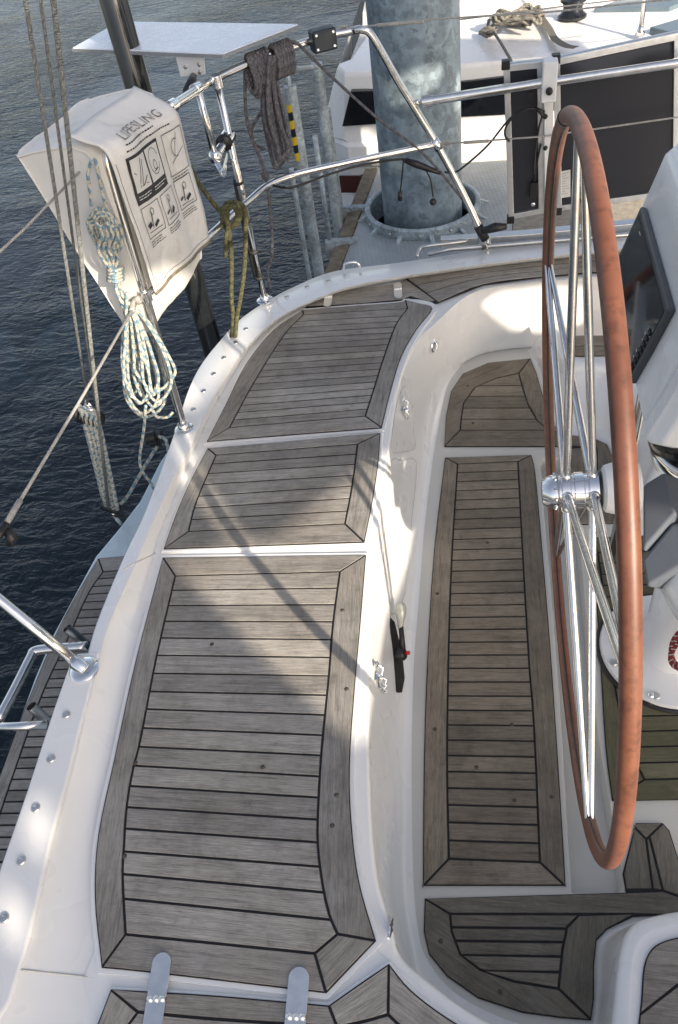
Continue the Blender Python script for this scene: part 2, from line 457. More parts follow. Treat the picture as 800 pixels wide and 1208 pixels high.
# stations round the cockpit: floor edge, seat edge, seat outer line, rail inner line, rail outer line
ST = [
 ((800,1262),(800,1300),(700,1450),(690,1470),(680,1500)),
 ((640,1215),(640,1240),(300,1400),(-60,1400),(-110,1400)),
 ((590,1200),(560,1208),(230,1330),(-45,1330),(-95,1330)),
 ((535,1170),(500,1165),(170,1260),(-30,1270),(-75,1270)),
 ((503,1130),(468,1135),(120,1200),(-10,1220),(-50,1220)),
 ((493,1095),(458,1100),(100,1150),(10,1180),(-22,1180)),
 ((488,1040),(440,1040),(100,1060),(33,1105),(4,1090)),
 ((486,960),(433,960),(112,960),(60,985),(32,978)),
 ((486,860),(431,860),(132,870),(83,898),(60,890)),
 ((489,770),(433,760),(152,770),(112,800),(98,795)),
 ((492,735),(436,710),(165,715),(128,738),(116,734)),
 ((497,670),(440,655),(180,655),(160,665),(148,655)),
 ((501,620),(447,600),(193,615),(182,612),(172,604)),
 ((511,540),(459,511),(230,528),(222,530),(205,515)),
 ((517,505),(465,470),(250,484),(243,487),(222,462)),
 ((522,478),(473,440),(273,444),(262,450),(238,430)),
 ((528,455),(484,415),(295,409),(283,418),(260,402)),
 ((537,440),(497,396),(316,388),(303,396),(282,378)),
 ((550,426),(517,377),(341,368),(330,374),(312,357)),
 ((570,417),(548,350),(373,354),(365,356),(350,337)),
 ((598,412),(580,338),(412,341),(410,339),(395,320)),
 ((645,408),(640,331),(480,328),(480,325),(470,310)),
 ((720,404),(720,324),(602,311),(600,308),(590,292)),
 ((800,400),(800,318),(722,298),(720,295),(720,276)),
 ((900,392),(900,312),(853,286),(850,283),(850,262)),
 ((1300,370),(1300,290),(1300,262),(1300,259),(1300,238)),
]
chains = []
for k, z in enumerate((0, ZS, ZS, ZG, ZG)):
    chains.append(cr([P(s[k][0], s[k][1], z) for s in ST], 5))
NB = len(chains[0])
mb = MB()
rings = []
for i in range(NB):
    B, E, S, G1, G2 = [chains[k][i] for k in range(5)]
    r = []
    d = (B-E); d.z = 0; w = d.length; 
    # cove at the floor, wall, rounded seat edge
    for t in range(6):
        a = t/5*pi/2; cw = min(.09, w*.62)
        q = B.lerp(V((E.x, E.y, 0)), cw/w*sin(a) if w > 1e-4 else 0)
        r.append(V((q.x, q.y, cw*.95*(1-cos(a)))))
    top = r[-1]
    dirE = V((E.x-top.x, E.y-top.y, 0))
    er = .018
    for t in range(5):
        a = t/4*pi/2
        ox = er*(1-cos(a)); oz = er*(1-sin(a))
        base = V((E.x, E.y, 0))
        n = V((-d.x, -d.y, 0)); n = n.normalized() if n.length > 1e-5 else V((0, 0, 0))
        r.append(base-n*er+n*ox+V((0, 0, ZS-oz-.004)))
    r.append(S.copy()-V((0, 0, .004)))
    g = S.lerp(G1, .9); r.append(V((g.x, g.y, ZG-.014))); r.append(G1.copy())
    r.append(G2.copy())
    n2 = (G2-G1); n2.z = 0; n2 = n2.normalized() if n2.length > 1e-5 else V((0, 0, 0))
    r.append(G2+n2*.008-V((0, 0, .006))); r.append(G2+n2*.012-V((0, 0, .02)))
    r.append(G2+n2*.010-V((0, 0, .25))); r.append(G2-n2*.10-V((0, 0, 1.2)))
    rings.append(r)
K = len(rings[0]); vs = [p for r in rings for p in r]
fs = [[i*K+k, i*K+k+1, (i+1)*K+k+1, (i+1)*K+k] for i in range(NB-1) for k in range(K-1)]
mb.add(vs, fs, 0, smooth=True)
mould = mb.build('cockpit_moulding', GEL, yacht, sharp=48)
from mathutils.bvhtree import BVHTree
BVH = BVHTree.FromPolygons([tuple(p) for p in vs], fs)
def surf(x, y, d=0.0):
    h = BVH.ray_cast(EYE, ray(x, y).normalized())
    n_ = h[1] if h[1].dot(ray(x, y)) < 0 else -h[1]
    return h[0]+n_*d, n_

# floor sheet with the sunken wheel well
floor_out = [(p.x, p.y) for p in chains[0]]+[(2.4, floor_y) for floor_y in (chains[0][-1].y, chains[0][0].y)]
well_px = [(637,546),(640,540),(664,540),(672,546),(684,640),(697,780),(706,870),(720,950),(731,1015),(738,1044),(734,1054),(726,1057),(682,1058),(674,1052),(669,980),(662,860),(652,720),(643,620)]
well = [P(x, y, 0) for x, y in well_px]
def sheet(mb, outer, holes, z, m=0):
    loops = [[V((p[0], p[1], 0)) for p in outer]]+[[V((p[0], p[1], 0)) for p in h] for h in holes]
    tr = tessellate_polygon(loops); flat = [p for l in loops for p in l]
    fs = []
    for t in tr:
        a, b_, c = [flat[i] for i in t]
        if (b_-a).cross(c-a).z < 0: t = (t[0], t[2], t[1])
        fs.append(list(t))
    mb.add([(p.x, p.y, z) for p in flat], fs, m)
mb = MB(); sheet(mb, floor_out, [[(p.x, p.y) for p in well]], 0.0)
cen = sum(well, V((0, 0, 0)))/len(well)
n = len(well); wd = .055
lo = [V((cen.x+(p.x-cen.x)*.86, cen.y+(p.y-cen.y)*.985, -wd)) for p in well]
mid = [V((cen.x+(p.x-cen.x)*.95, cen.y+(p.y-cen.y)*.995, -.012)) for p in well]
mb.add(well+mid+lo, [[i, (i+1) % n, n+(i+1) % n, n+i] for i in range(n)]+[[n+i, n+(i+1) % n, 2*n+(i+1) % n, 2*n+i] for i in range(n)], 0, smooth=True)
sheet(mb, [(p.x, p.y) for p in lo], [], -wd)
mb.build('cockpit_floor', GELD, yacht)

# notch pad on the rail by the stern gate
def pxpoly(pts, z): return [(P(x, y, z).x, P(x, y, z).y) for x, y in pts]
mb = MB(); mb.prism(pxpoly([(118,768),(90,770),(82,782),(62,838),(32,930),(0,1022),(-40,1150),(-70,1230),(-12,1222),(12,1180),(35,1105),(62,985),(85,898),(108,808)], ZG+.004), .26, ZG+.004)
mb.build('rail_pad', GEL, yacht, bevel=.008)

# ------------------------------------------------------------------ teak laid panels
def xy(pts, z, n=0):
    q = [P(x, y, z) for x, y in pts]
    q = [V((p.x, p.y, 0)) for p in q]
    return cr(q, n) if n and len(q) > 2 else q
def inset(poly, d):
    n = len(poly); a = sum(poly[i-1].x*poly[i].y-poly[i].x*poly[i-1].y for i in range(n)); sg = 1 if a > 0 else -1
    out = []
    for i in range(n):
        p0, p1, p2 = poly[i-1], poly[i], poly[(i+1) % n]
        e1 = (p1-p0); e2 = (p2-p1)
        if e1.length < 1e-6 or e2.length < 1e-6: out.append(p1.copy()); continue
        e1.normalize(); e2.normalize()
        n1 = V((-e1.y, e1.x, 0))*sg; n2 = V((-e2.y, e2.x, 0))*sg
        b_ = n1+n2
        k = b_.length_squared
        out.append(p1+b_*(2*d/max(k, .7)))
    return out
def clean(poly):
    out = []
    for p in poly:
        if not out or (p-out[-1]).length > 1.2e-3: out.append(p)
    while len(out) > 2 and (out[0]-out[-1]).length < 1.2e-3: out.pop()
    return out
def clip(poly, a, b_, keep=1):
    out = []; n = len(poly); dd = b_-a
    def s(p): return (dd.x*(p.y-a.y)-dd.y*(p.x-a.x))*keep
    for i in range(n):
        p, q = poly[i], poly[(i+1) % n]; sp, sq = s(p), s(q)
        if sp >= 0: out.append(p)
        if (sp > 0 > sq) or (sp < 0 < sq): out.append(p.lerp(q, sp/(sp-sq)))
    return out
def area(poly): return .5*sum(poly[i-1].x*poly[i].y-poly[i].x*poly[i-1].y for i in range(len(poly)))
def piece(mb, poly, z, ang, h=.0035, gap=.0024):
    poly = clean(poly)
    if len(poly) < 3 or abs(area(poly)) < 2e-4: return
    q = clean(inset(poly, gap)); 
    if len(q) < 3 or abs(area(q)) < 1e-4: return
    if area(q) < 0: q = q[::-1]
    tone = random.random(); du, dv = random.random()*50, random.random()*50
    c, s = cos(-ang), sin(-ang)
    n = len(q); q2 = inset(q, .0012)
    pts = [V((p.x, p.y, z)) for p in q]+[V((p.x, p.y, z+h)) for p in q2]
    fs = [[i, (i+1) % n, n+(i+1) % n, n+i] for i in range(n)]
    tr = tessellate_polygon([[V((p.x, p.y, 0)) for p in q2]])
    for t in tr:
        a_, b_, c_ = [q2[i] for i in t]
        if (b_-a_).cross(c_-a_).z < 0: t = (t[0], t[2], t[1])
        fs.append([n+i for i in t])
    uvs = [(c*p.x-s*p.y+du, s*p.x+c*p.y+dv) for p in pts]
    mb.add(pts, fs, 0, uvs, tone=tone)
def teak_panel(name, parent, z, outer, inner, strips, teak, smooth_n=4, outline=None, cross=0.0):
    """outer / inner: lists of side chains (pixel points, each side n points); strips: list of ((xl,yl),(xr,yr)) plank joints"""
    mb = MB()
    oc = [xy(s, z, smooth_n) for s in outer]; ic = [xy(s, z, smooth_n) for s in inner]
    full = []
    for s in oc: full += s[:-1]
    for a, b_ in zip(oc, ic):
        d = a[-1]-a[0]
        piece(mb, a+b_[::-1], z, atan2(d.y, d.x))
    field = []
    for s in ic: field += s[:-1]
    lines = [(xy([a], z)[0], xy([b_], z)[0]) for a, b_ in strips]
    fpoly = clean(field); prev = None
    for k in range(len(lines)+1):
        q = fpoly
        if k > 0: q = clip(q, lines[k-1][0], lines[k-1][1], -1)
        if k < len(lines): q = clip(q, lines[k][0], lines[k][1], 1)
        a, b_ = lines[min(k, len(lines)-1)]; d = b_-a
        piece(mb, q, z, atan2(d.y, d.x)+cross)
    # caulking bed
    base = clean(inset(clean(full), .0004))
    mb.prism([(p.x, p.y) for p in base], z-.002, z+.0013, 1)
    return mb.build(name, [teak, CAULK], parent)
def lerp_lines(l0, l1, n, z):
    """n equal strips between two joint lines -> n-1 joints (pixel pairs); spaced evenly in the world"""
    a0, b0 = P(*l0[0], z), P(*l0[1], z); a1, b1 = P(*l1[0], z), P(*l1[1], z)
    out = []
    for k in range(1, n):
        t = k/n; out.append((unp(a0.lerp(a1, t)), unp(b0.lerp(b1, t))))
    return out
def unp(p):
    d = V(p)-EYE; c = AX[0]*d.x+AX[1]*d.y+AX[2]*d.z
    # AX rows map camera->world, so the transpose maps back
    c = V((AX[0][0]*d.x+AX[1][0]*d.y+AX[2][0]*d.z, AX[0][1]*d.x+AX[1][1]*d.y+AX[2][1]*d.z, AX[0][2]*d.x+AX[1][2]*d.y+AX[2][2]*d.z))
    return (CX+FPX*c.x/c.z, CY-FPX*c.y/c.z)

def lid(name, outline_px, z, grow, label):
    """white hatch lid: slab a little larger than its teak"""
    base = clean([V((P(x, y, z).x, P(x, y, z).y, 0)) for x, y in outline_px])
    g = inset(base, -grow)
    mb = MB(); mb.prism([(p.x, p.y) for p in g], z-.022, z)
    o = mb.build(name, GEL, yacht, bevel=.007)
    if label: o['label'] = label
    return o
ZL = ZS+.006
def flat_chain(sides, n=4):
    out = []
    for s in sides:
        q = c2(s, n) if len(s) > 2 else s
        out += q[:-1]
    return out
# main hatch (nearest)
A_out = [[(120,1142),(112,1060),(116,985),(135,895),(160,780),(192,658)], [(192,658),(432,655)], [(432,655),(426,730),(419,810),(413,900),(415,970),(424,1040),(444,1110)], [(444,1110),(385,1172)], [(385,1172),(180,1148),(120,1142)]]
A_in = [[(148.5,1102.5),(145,1035),(146.5,1000),(150,950),(157.5,907),(166,873),(185,775),(207,680)], [(207,680),(401,675)], [(401,675),(393,735),(388,797),(380,880),(376,942),(375,995),(381,1045),(389,1080),(398.5,1102)], [(398.5,1102),(371.5,1125)], [(371.5,1125),(148.5,1102.5)]]
LY = [697,715,733.4,753,773.5,794.8,816.2,837,859.3,881.5,904,928,953,978.3,1005,1031.5,1060]
RY = [694.4,713.8,734,755,776,797.5,820.6,844,868,892,917,942,968,995,1023.5,1053.5,1085]
st = [((140+60*(1078-y)/400, y), (388, y2)) for y, y2 in zip(LY, RY)]
hA = lid('seat_hatch', flat_chain(A_out), ZL, .0098, 'long near seat hatch with curved teak surround')
teak_panel('teak_panel', hA, ZL+.002, A_out, A_in, st, TEAK)
# middle hatch
B_out = [[(193,648),(208,606),(225,567),(245,529)], [(245,529),(449,511)], [(449,511),(446,550),(439,595),(430,640)], [(430,640),(193,648)]]
B_in = [[(222.5,627.5),(232,592),(255,537.5)], [(255,537.5),(422,524.5)], [(422,524.5),(416,570),(407,618.5)], [(407,618.5),(222.5,627.5)]]
ly = [549,560,572.5,586,599.5,613]; ry = [536.7,548.5,561.3,574,588.3,603]
hB = lid('seat_hatch', flat_chain(B_out), ZL, .0098, 'short middle seat hatch of teak, square with four mitred corners')
teak_panel('teak_panel', hB, ZL+.002, B_out, B_in, [((235, a), (415, b_)) for a, b_ in zip(ly, ry)], TEAK)
# far hatch
C_out = [[(244,521),(266,478),(290,430),(322,390),(357,366)], [(357,366),(416,361),(470,357),(478,354)], [(478,354),(494,358),(510,364),(492,388),(474,420),(461,462),(450.5,505)], [(450.5,505),(244,521)]]
C_in = [[(271,505),(295,460),(321,417),(340,390),(358,372)], [(358,372),(420,368),(481,364.5)], [(481,364.5),(467,384),(452,425),(441,460),(431,491.5)], [(431,491.5),(271,505)]]
n_ = 17
tops = [375.5+(503-375.5)*((k+1)/n_)**1.08 for k in range(n_-1)]
lns = lerp_lines(((300,376),(470,367)), ((271,505),(431,491.5)), 17, ZL)
hC = lid('seat_hatch', flat_chain([C_out[0], C_out[1], [(478,354),(500,356),(512,364),(494,390),(477,420),(463,462),(450.5,505)], C_out[3]]), ZL, .0098, 'far seat hatch of teak narrowing round the stern corner')
teak_panel('teak_panel', hC, ZL+.002, C_out, C_in, lns, TEAK)
# next hatch, bottom edge of the picture
D_out = [[(60,1330),(110,1220),(131,1167)], [(131,1167),(250,1174),(388,1186)], [(388,1186),(425,1160),(459,1137)], [(459,1137),(485,1168),(530,1202),(600,1242)], [(600,1242),(560,1400)], [(560,1400),(60,1330)]]
D_in = [[(100,1330),(140,1230),(163,1194)], [(163,1194),(250,1202),(398,1212)], [(398,1212),(430,1205),(458,1197)], [(458,1197),(478,1215),(520,1244),(560,1270)], [(560,1270),(530,1360)], [(530,1360),(100,1330)]]
hD = lid('seat_hatch', flat_chain(D_out), ZL, .006, 'seat hatch at the near corner, only its hinged edge in view')
teak_panel('teak_panel', hD, ZL+.002, D_out, D_in, [((110, y), (540, y+40)) for y in (1218, 1245, 1272, 1300)], TEAK)
# far coaming strip
E_out = [[(360,363),(380,351),(416,342),(470,335),(480,329),(600,314),(720,302),(850,290)], [(850,290),(900,310)], [(900,310),(720,320),(640,327),(580,334),(548,345),(517,357.5)], [(517,357.5),(510,358.7),(481,351),(474,355),(360,363)]]
mb = MB()
z = ZS+.004
for a, b_ in ((0, .3), (.3, .62), (.62, 1)):
    top = xy([(480,329),(560,318),(640,309),(720,301),(850,290)], z, 4); bot = xy([(517,357),(570,336),(640,327),(720,320),(900,310)], z, 4)
    q = [p.lerp(r, a) for p, r in zip(top, bot)]+[p.lerp(r, b_) for p, r in zip(top, bot)][::-1]
    piece(mb, q, z, atan2((top[-1]-top[0]).y, (top[-1]-top[0]).x))
piece(mb, xy([(362,362),(380,351),(416,342),(470,335),(479,330),(514,355),(508,357),(484,350),(474,354),(420,359)], z), z, .1)
full = xy([(360,363),(380,351),(416,342),(470,335),(480,329),(560,318),(640,309),(720,301),(850,290),(900,310),(720,320),(640,327),(570,336),(517,357),(510,358),(481,351),(474,355),(416,359.5)], z)
mb.prism([(p.x, p.y) for p in clean(full)], z-.003, z+.0013, 1)
mb.build('coaming_teak', [TEAK, CAULK], yacht)

# floor panels
F_out = [[(500,1045),(499,1035),(500,900),(504,780),(512,650),(525,540)], [(525,540),(627,537)], [(627,537),(632,560),(641,660),(650,770),(660,920),(667,1035),(666,1045)], [(666,1045),(500,1045)]]
F_in = [[(529.6,1013.5),(527.5,900),(529,780),(533,660),(540,548)], [(540,548),(611,545)], [(611,545),(617,660),(624,780),(630,858),(637,1017.5)], [(637,1017.5),(529.6,1013.5)]]
lf = lerp_lines(((540,548),(611,545)), ((529.6,1013.5),(637,1017.5)), 31, 0)
teak_panel('floor_teak', yacht, .004, F_out, F_in, lf, TEAKF, 3)
G_out = [[(524,527),(526,492),(532,462),(546,441),(576,428),(626,423)], [(626,423),(633,440),(641,468),(651,500),(668,513),(700,517)], [(700,517),(716,524),(725,545),(731,580),(736,617)], [(736,617),(704,620)], [(704,620),(702,560),(690,530),(680,527)], [(680,527),(524,527)]]
mb = MB(); z = .004
def pc(pts, ang=0, n=0, teak=None): piece(mb, xy(pts, z, n), z, ang)
pc([(524,527),(526,492),(532,462),(546,441),(576,428),(626,423),(612,441),(585,447),(560,458),(547,476),(544,496),(543,508)], .6)
pc([(626,423),(633,440),(641,468),(651,500),(668,513),(648,508),(634,497),(622,475),(612,441)], 1.5)
pc([(524,527),(543,508),(648,508),(668,513),(700,517),(690,528),(680,527)], 0)
fp = xy([(543,508),(544,496),(547,476),(560,458),(585,447),(612,441),(617,460),(624,480),(634,497),(648,508)], z)
ys = [455.5, 468, 482, 495]
ls = [(xy([(540, y)], z)[0], xy([(640, y)], z)[0]) for y in ys]
for k in range(5):
    q = fp
    if k > 0: q = clip(q, ls[k-1][0], ls[k-1][1], -1)
    if k < 4: q = clip(q, ls[k][0], ls[k][1], 1)
    piece(mb, q, z, 0)
pc([(700,517),(716,524),(725,545),(731,580),(736,617),(706,619),(705,570),(704,530)], 1.5)
pc([(690,528),(700,517),(704,530),(705,570),(706,619),(685,619),(672,600),(668,530)], 1.5)
full = xy([(524,527),(526,492),(532,462),(546,441),(576,428),(626,423),(633,440),(641,468),(651,500),(668,513),(700,517),(716,524),(725,545),(731,580),(736,617),(685,619),(672,600),(668,527)], z)
mb.prism([(p.x, p.y) for p in clean(inset(clean(full), .0005))], z-.002, z+.0013, 1)
mb.build('floor_teak', [TEAKF, CAULK], yacht)
# mossy panel right of the wheel
H_out = [[(722,945),(714,880),(708,780),(702,690),(697,634)], [(697,634),(900,628)], [(900,628),(1000,940)], [(1000,940),(722,945)]]
H_in = [[(760,920),(738,870),(722,790),(712,700),(705,652)], [(705,652),(880,648)], [(880,648),(960,915)], [(960,915),(760,920)]]
lh = lerp_lines(((705,652),(880,648)), ((750,920),(960,915)), 17, 0)
teak_panel('floor_teak', yacht, .004, H_out, H_in, lh, TEAKM, 3)
# near right panel and near panel
mb = MB()
pc([(738,1050),(735,1031),(746,985),(746,974),(757,985),(762,990),(770,1050)], 1.5)
pc([(746,974),(750,971),(782,971),(766,987),(762,990),(757,985)], 0)
pc([(762,990),(766,988),(782,1051),(770,1050)], 1.4)
pc([(766,987),(782,971),(790,980),(812,1050),(812,1062),(782,1051)], 1.4)
pc([(501,1060),(734,1053),(782,1051),(812,1062),(840,1066),(790,1080),(747,1079),(531,1078.5)], 0)
pc([(501,1060),(531,1078.5),(533,1099.5),(543,1126),(566,1144),(606,1158),(659,1166.7),(697.6,1204),(660,1201),(616,1195),(564,1178),(527,1152),(506,1126),(499.7,1099.5)], -.5)
pc([(683,1079.5),(747,1079),(716,1097),(704,1110),(701,1141),(701,1178),(697.6,1204),(659,1166.7),(663.5,1120.5),(669,1094)], 1.4)
fp = xy([(531,1078.5),(683,1079.5),(669,1094),(663.5,1120.5),(659,1166.7),(606,1158),(566,1144),(543,1126),(533,1099.5)], z)
ys = [1094, 1110, 1127, 1145.5]
ls = [(xy([(520, y)], z)[0], xy([(680, y+2)], z)[0]) for y in ys]
for k in range(5):
    q = fp
    if k > 0: q = clip(q, ls[k-1][0], ls[k-1][1], -1)
    if k < 4: q = clip(q, ls[k][0], ls[k][1], 1)
    piece(mb, q, z, 0)
full = xy([(501,1060),(738,1053),(734,1031),(746,985),(750,971),(782,971),(790,980),(812,1050),(840,1066),(790,1080),(747,1082),(716,1097),(704,1110),(701,1141),(701,1178),(697.6,1204),(660,1201),(616,1195),(564,1178),(527,1152),(506,1126),(499.7,1099.5)], z)
mb.prism([(p.x, p.y) for p in clean(inset(clean(full), .0005))], z-.002, z+.0013, 1)
mb.build('floor_teak', [teak_mat('teak_near', (.20, .178, .148), (.165, .145, .112), moss=.22), CAULK], yacht)

# moulded steps either side (lofted from base outline to smaller top outline)
def step(base_px, top_px, zt, teak_px, lines, tk, inset_px=None):
    b_ = cr([P(x, y, 0) for x, y in base_px], 4); t = cr([P(x, y, zt) for x, y in top_px], 4)
    n = len(b_); mb = MB(); rows = []
    for p, q in zip(b_, t):
        col = []
        for k in range(5):
            a = k/4*pi/2; h = .05*(1-cos(a)); f = .22*sin(a); col.append(p.lerp(V((q.x, q.y, p.z)), f)+V((0, 0, h)))
        d = V((q.x-p.x, q.y-p.y, 0)); d = d.normalized() if d.length > 1e-4 else V((0, 0, 0))
        for k in range(6):
            a = k/5*pi/2; col.append(V((q.x, q.y, zt))-d*.03*cos(a)-V((0, 0, .03*(1-sin(a)))))
        rows.append(col)
    K = len(rows[0])
    mb.add([p for r in rows for p in r], [[i*K+k, i*K+k+1, (i+1)*K+k+1, (i+1)*K+k] for i in range(n-1) for k in range(K-1)], 0, smooth=True)
    sheet(mb, [(p.x, p.y) for p in t], [], zt)
    o = mb.build('cockpit_step', GEL, yacht)
    mb2 = MB(); q = xy(teak_px, zt+.003, 3); z = zt+.003
    cut = [(xy([a], z)[0], xy([c], z)[0]) for a, c in lines]
    for k in range(len(cut)+1):
        w = q
        if k > 0: w = clip(w, cut[k-1][0], cut[k-1][1], -1)
        if k < len(cut): w = clip(w, cut[k][0], cut[k][1], 1)
        piece(mb2, w, z, 0)
    mb2.prism([(p.x, p.y) for p in clean(inset(clean(q), .0005))], z-.002, z+.0013, 1)
    mb2.build('step_teak', [tk, CAULK], o)
step([(622,412),(628,424),(636,442),(644,468),(656,500),(676,513),(702,517),(722,530),(734,560),(740,600),(760,640),(980,640)],
     [(655,384),(658,392),(662,402),(668,414),(676,424),(700,428),(726,432),(745,450),(760,480),(780,520),(800,540),(980,520)], .19,
     [(664,397),(690,396),(714,396),(760,395),(800,395),(850,420),(716,420),(690,421),(672,420)], [((660,409),(800,408))], TEAKF)
step([(697,1290),(698,1240),(699.5,1200),(703,1160),(704,1120),(713,1101),(747,1088),(800,1078),(860,1070)],
     [(740,1260),(741,1220),(742,1190),(744,1150),(750,1118),(764,1100),(786,1093),(820,1086),(870,1080)], .26,
     [(752,1215),(756,1180),(759,1141),(768,1120),(784,1110),(810,1104),(860,1098),(860,1215)], [((740,1208),(860,1115))], teak_mat('teak_step', (.19, .175, .165), (.16, .145, .13)))

# locker doors in the seat front: raised rounded outlines
GROOVE = simple('groove_shadow', (.50, .49, .465), .6)
def outline(name, px, r=.0016, m=GROOVE):
    mb = MB(); pts = []
    q = cr([V((x, y, 0)) for x, y in px], 4, closed=True)
    for p in q: pts.append(surf(p.x, p.y, .0005)[0])
    mb.tube(pts, r, 8, closed=True); mb.build(name, m, yacht)
def groove(px):
    mb = MB(); mb.tube([surf(x, y, .0006)[0] for x, y in c2(px, 4)], .0020, 8); mb.build('moulding_seam', GROOVE, yacht)
groove([(24,1144),(50,1147),(80,1150),(112,1154)])
groove([(146,672),(160,664),(174,657),(184,653)])
outline('locker_door', [(462,532),(464,500),(470,470),(478,455),(483,470),(487,500),(490,525),(486,531),(474,533)])
outline('locker_door', [(460,548),(475,543),(489,542),(491,560),(486,610),(481,660),(477,700),(468,722),(458,722),(452,700),(454,620)])
mb = MB(); mb.prism(pxpoly([(112,1120),(440,1118),(478,1150),(530,1195),(610,1250),(600,1420),(40,1400),(60,1250)], ZS), ZS-.06, ZS-.0015)
mb.build('seat_ledge', GEL, yacht)

PLUG = simple('teak_plug', (.07, .055, .045), .8, var=.3, vs=60)
for x, y, zz in ((604, 855, .0), (607, 944, .0), (562, 905, .0), (597, 699, .0), (575, 640, .0), (516, 700, .0), (513, 860, .0), (651, 940, .0), (397, 938, ZL), (392, 974, ZL), (409, 813, ZL), (404, 720, ZL), (160, 900, ZL), (147, 1010, ZL), (558, 499, .0), (552, 455, .0), (590, 1170, .0), (520, 1110, .0), (250, 760, ZL), (310, 905, ZL)):
    mb = MB(); c = P(x, y, zz+(.0058 if zz else .0078)); mb.lathe([(.0058, -.001), (.0058, .0004), (.001, .0006)], c, (0, 0, 1), 14); mb.build('wood_plug', PLUG, yacht)
# ------------------------------------------------------------------ steering wheel
WC, WR = V((.199, 1.235, .885)), .725
ta, tb = .058, .024
WN = V((cos(ta)*cos(tb), sin(tb), sin(ta)*cos(tb))).normalized()       # axle direction (towards the pedestal)
WU = WN.cross(V((0, 1, 0))).normalized(); WV = WN.cross(WU).normalized()
if WU.z < 0: WU = -WU
if WV.y < 0: WV = -WV
def wpt(a, r=WR, off=0.0):       # a = 0 top, + towards far side
    return WC+r*(cos(a)*WU+sin(a)*WV)+WN*off
mb = MB(); mb.tube([wpt(2*pi*k/160) for k in range(160)], .0150, 20, closed=True)
rim = mb.build('steering_wheel', LEATHER, yacht)
# rim is the wheel's body; everything else of the wheel hangs under it
def sub(parent, name, mb, m, **k): return mb.build(name, m, parent, **k)
mb = MB(); mb.tube([wpt(a, WR-.0145) for a in [2*pi*k/160 for k in range(160)]], .0022, 6, closed=True)
sub(rim, 'rim_stitching', mb, BLACKP)
hub_a, hub_b = -.105, .0
HA = WC+WN*(-.045)
mb = MB()
mb.lathe([(.012, -.022), (.026, -.020), (.033, -.010), (.036, 0), (.036, .012), (.033, .014), (.033, .018), (.039, .020), (.039, .036), (.036, .038), (.036, .044), (.039, .046), (.039, .064), (.035, .066), (.035, .072), (.041, .075), (.041, .094), (.034, .097), (.03, .102)], HA, WN, 40)
for k in range(10):
    a = 2*pi*k/10; c = HA+WN*.006+(cos(a)*WU+sin(a)*WV)*.0365
    mb.ball(c, .0045, 0, 8)
    c = HA+WN*-.0185+(cos(a)*WU+sin(a)*WV)*.022; mb.ball(c, .003, 0, 8)
sub(rim, 'hub', mb, CHROME, sharp=40)
mb = MB()
mb.lathe([(.030, .098), (.037, .100), (.050, .108), (.054, .122), (.058, .145), (.057, .172), (.05, .178)], HA, WN, 36)
sub(rim, 'axle_boot', mb, WHITEP, sharp=40)
mb = MB(); mb.lathe([(.036, .094), (.0365, .097), (.041, .1005), (.034, .101)], HA, WN, 36); sub(rim, 'boot_seal', mb, BLACKP)
# five twin spokes
for ang in (8, 80, 152, 224, 296):
    a = radians(ang)
    for oh in (.029, .083):
        p0 = HA+WN*oh+(cos(a)*WU+sin(a)*WV)*.036
        p1 = wpt(a, WR-.010, .004 if oh > .05 else -.004)
        mb = MB()
        m1 = p0.lerp(p1, .85)
        mb.tube([p0, p0.lerp(p1, .02), p0.lerp(p1, .5), m1, p1], [.0085, .0085, .0085, .0075, .0065], 12)
        mb.lathe([(.0115, -.004), (.0115, .006), (.009, .010)], p0, (p1-p0), 14)
        sub(rim, 'spoke', mb, STEEL, sharp=40)
# whipping on the rim top (stitched band)
mb = MB(); a0 = radians(27); mb.tube([wpt(a0+radians(t)) for t in (-.9, -.3, .3, .9)], .0165, 16); sub(rim, 'rim_band', mb, BLACKP)

# ------------------------------------------------------------------ instrument pod and pedestal
PED = V((.57, 1.42, 0))
FV = V((.261, 0, .965)); FN = V((-.965, 0, .261))
def face(y, z, d=0.0):
    return V((.350+(z-1.115)*.27, y, z))+FN*d
def pod_mesh(yl, yh, s0, s1, grow=0.0):
    prof = [(.352, 1.015), (.326, 1.022), (.326, 1.035), (.350, 1.115), (.392, 1.27), (.402, 1.31), (.43, 1.335), (.70, 1.38), (.80, 1.34), (.80, 1.06), (.60, 1.0)]
    n = len(prof); rows = []
    for y, s in ((yl, s0), (yl+.03, 1.0), (yh-.04, 1.0), (yh, s1)):
        rows.append([V((.57+(x-.57)*(s+grow), y, 1.19+(z_-1.19)*(s+grow))) for x, z_ in prof])
    mb = MB(); m_ = len(rows)
    mb.add([p for r in rows for p in r], [[i*n+k, i*n+(k+1) % n, (i+1)*n+(k+1) % n, (i+1)*n+k] for i in range(m_-1) for k in range(n)]+[list(range(n))[::-1], [(m_-1)*n+k for k in range(n)]], 0)
    return mb
def recalc(o):
    bm = bmesh.new(); bm.from_mesh(o.data); bmesh.ops.recalc_face_normals(bm, faces=bm.faces); bm.to_mesh(o.data); bm.free(); return o
podo = recalc(pod_mesh(1.288, 1.90, .995, .93).build('instrument_pod', GEL, yacht, bevel=.012, bseg=4))
capo = recalc(pod_mesh(1.205, 1.282, .90, 1.0).build('pod_cover', GEL, podo, bevel=.010, bseg=4))
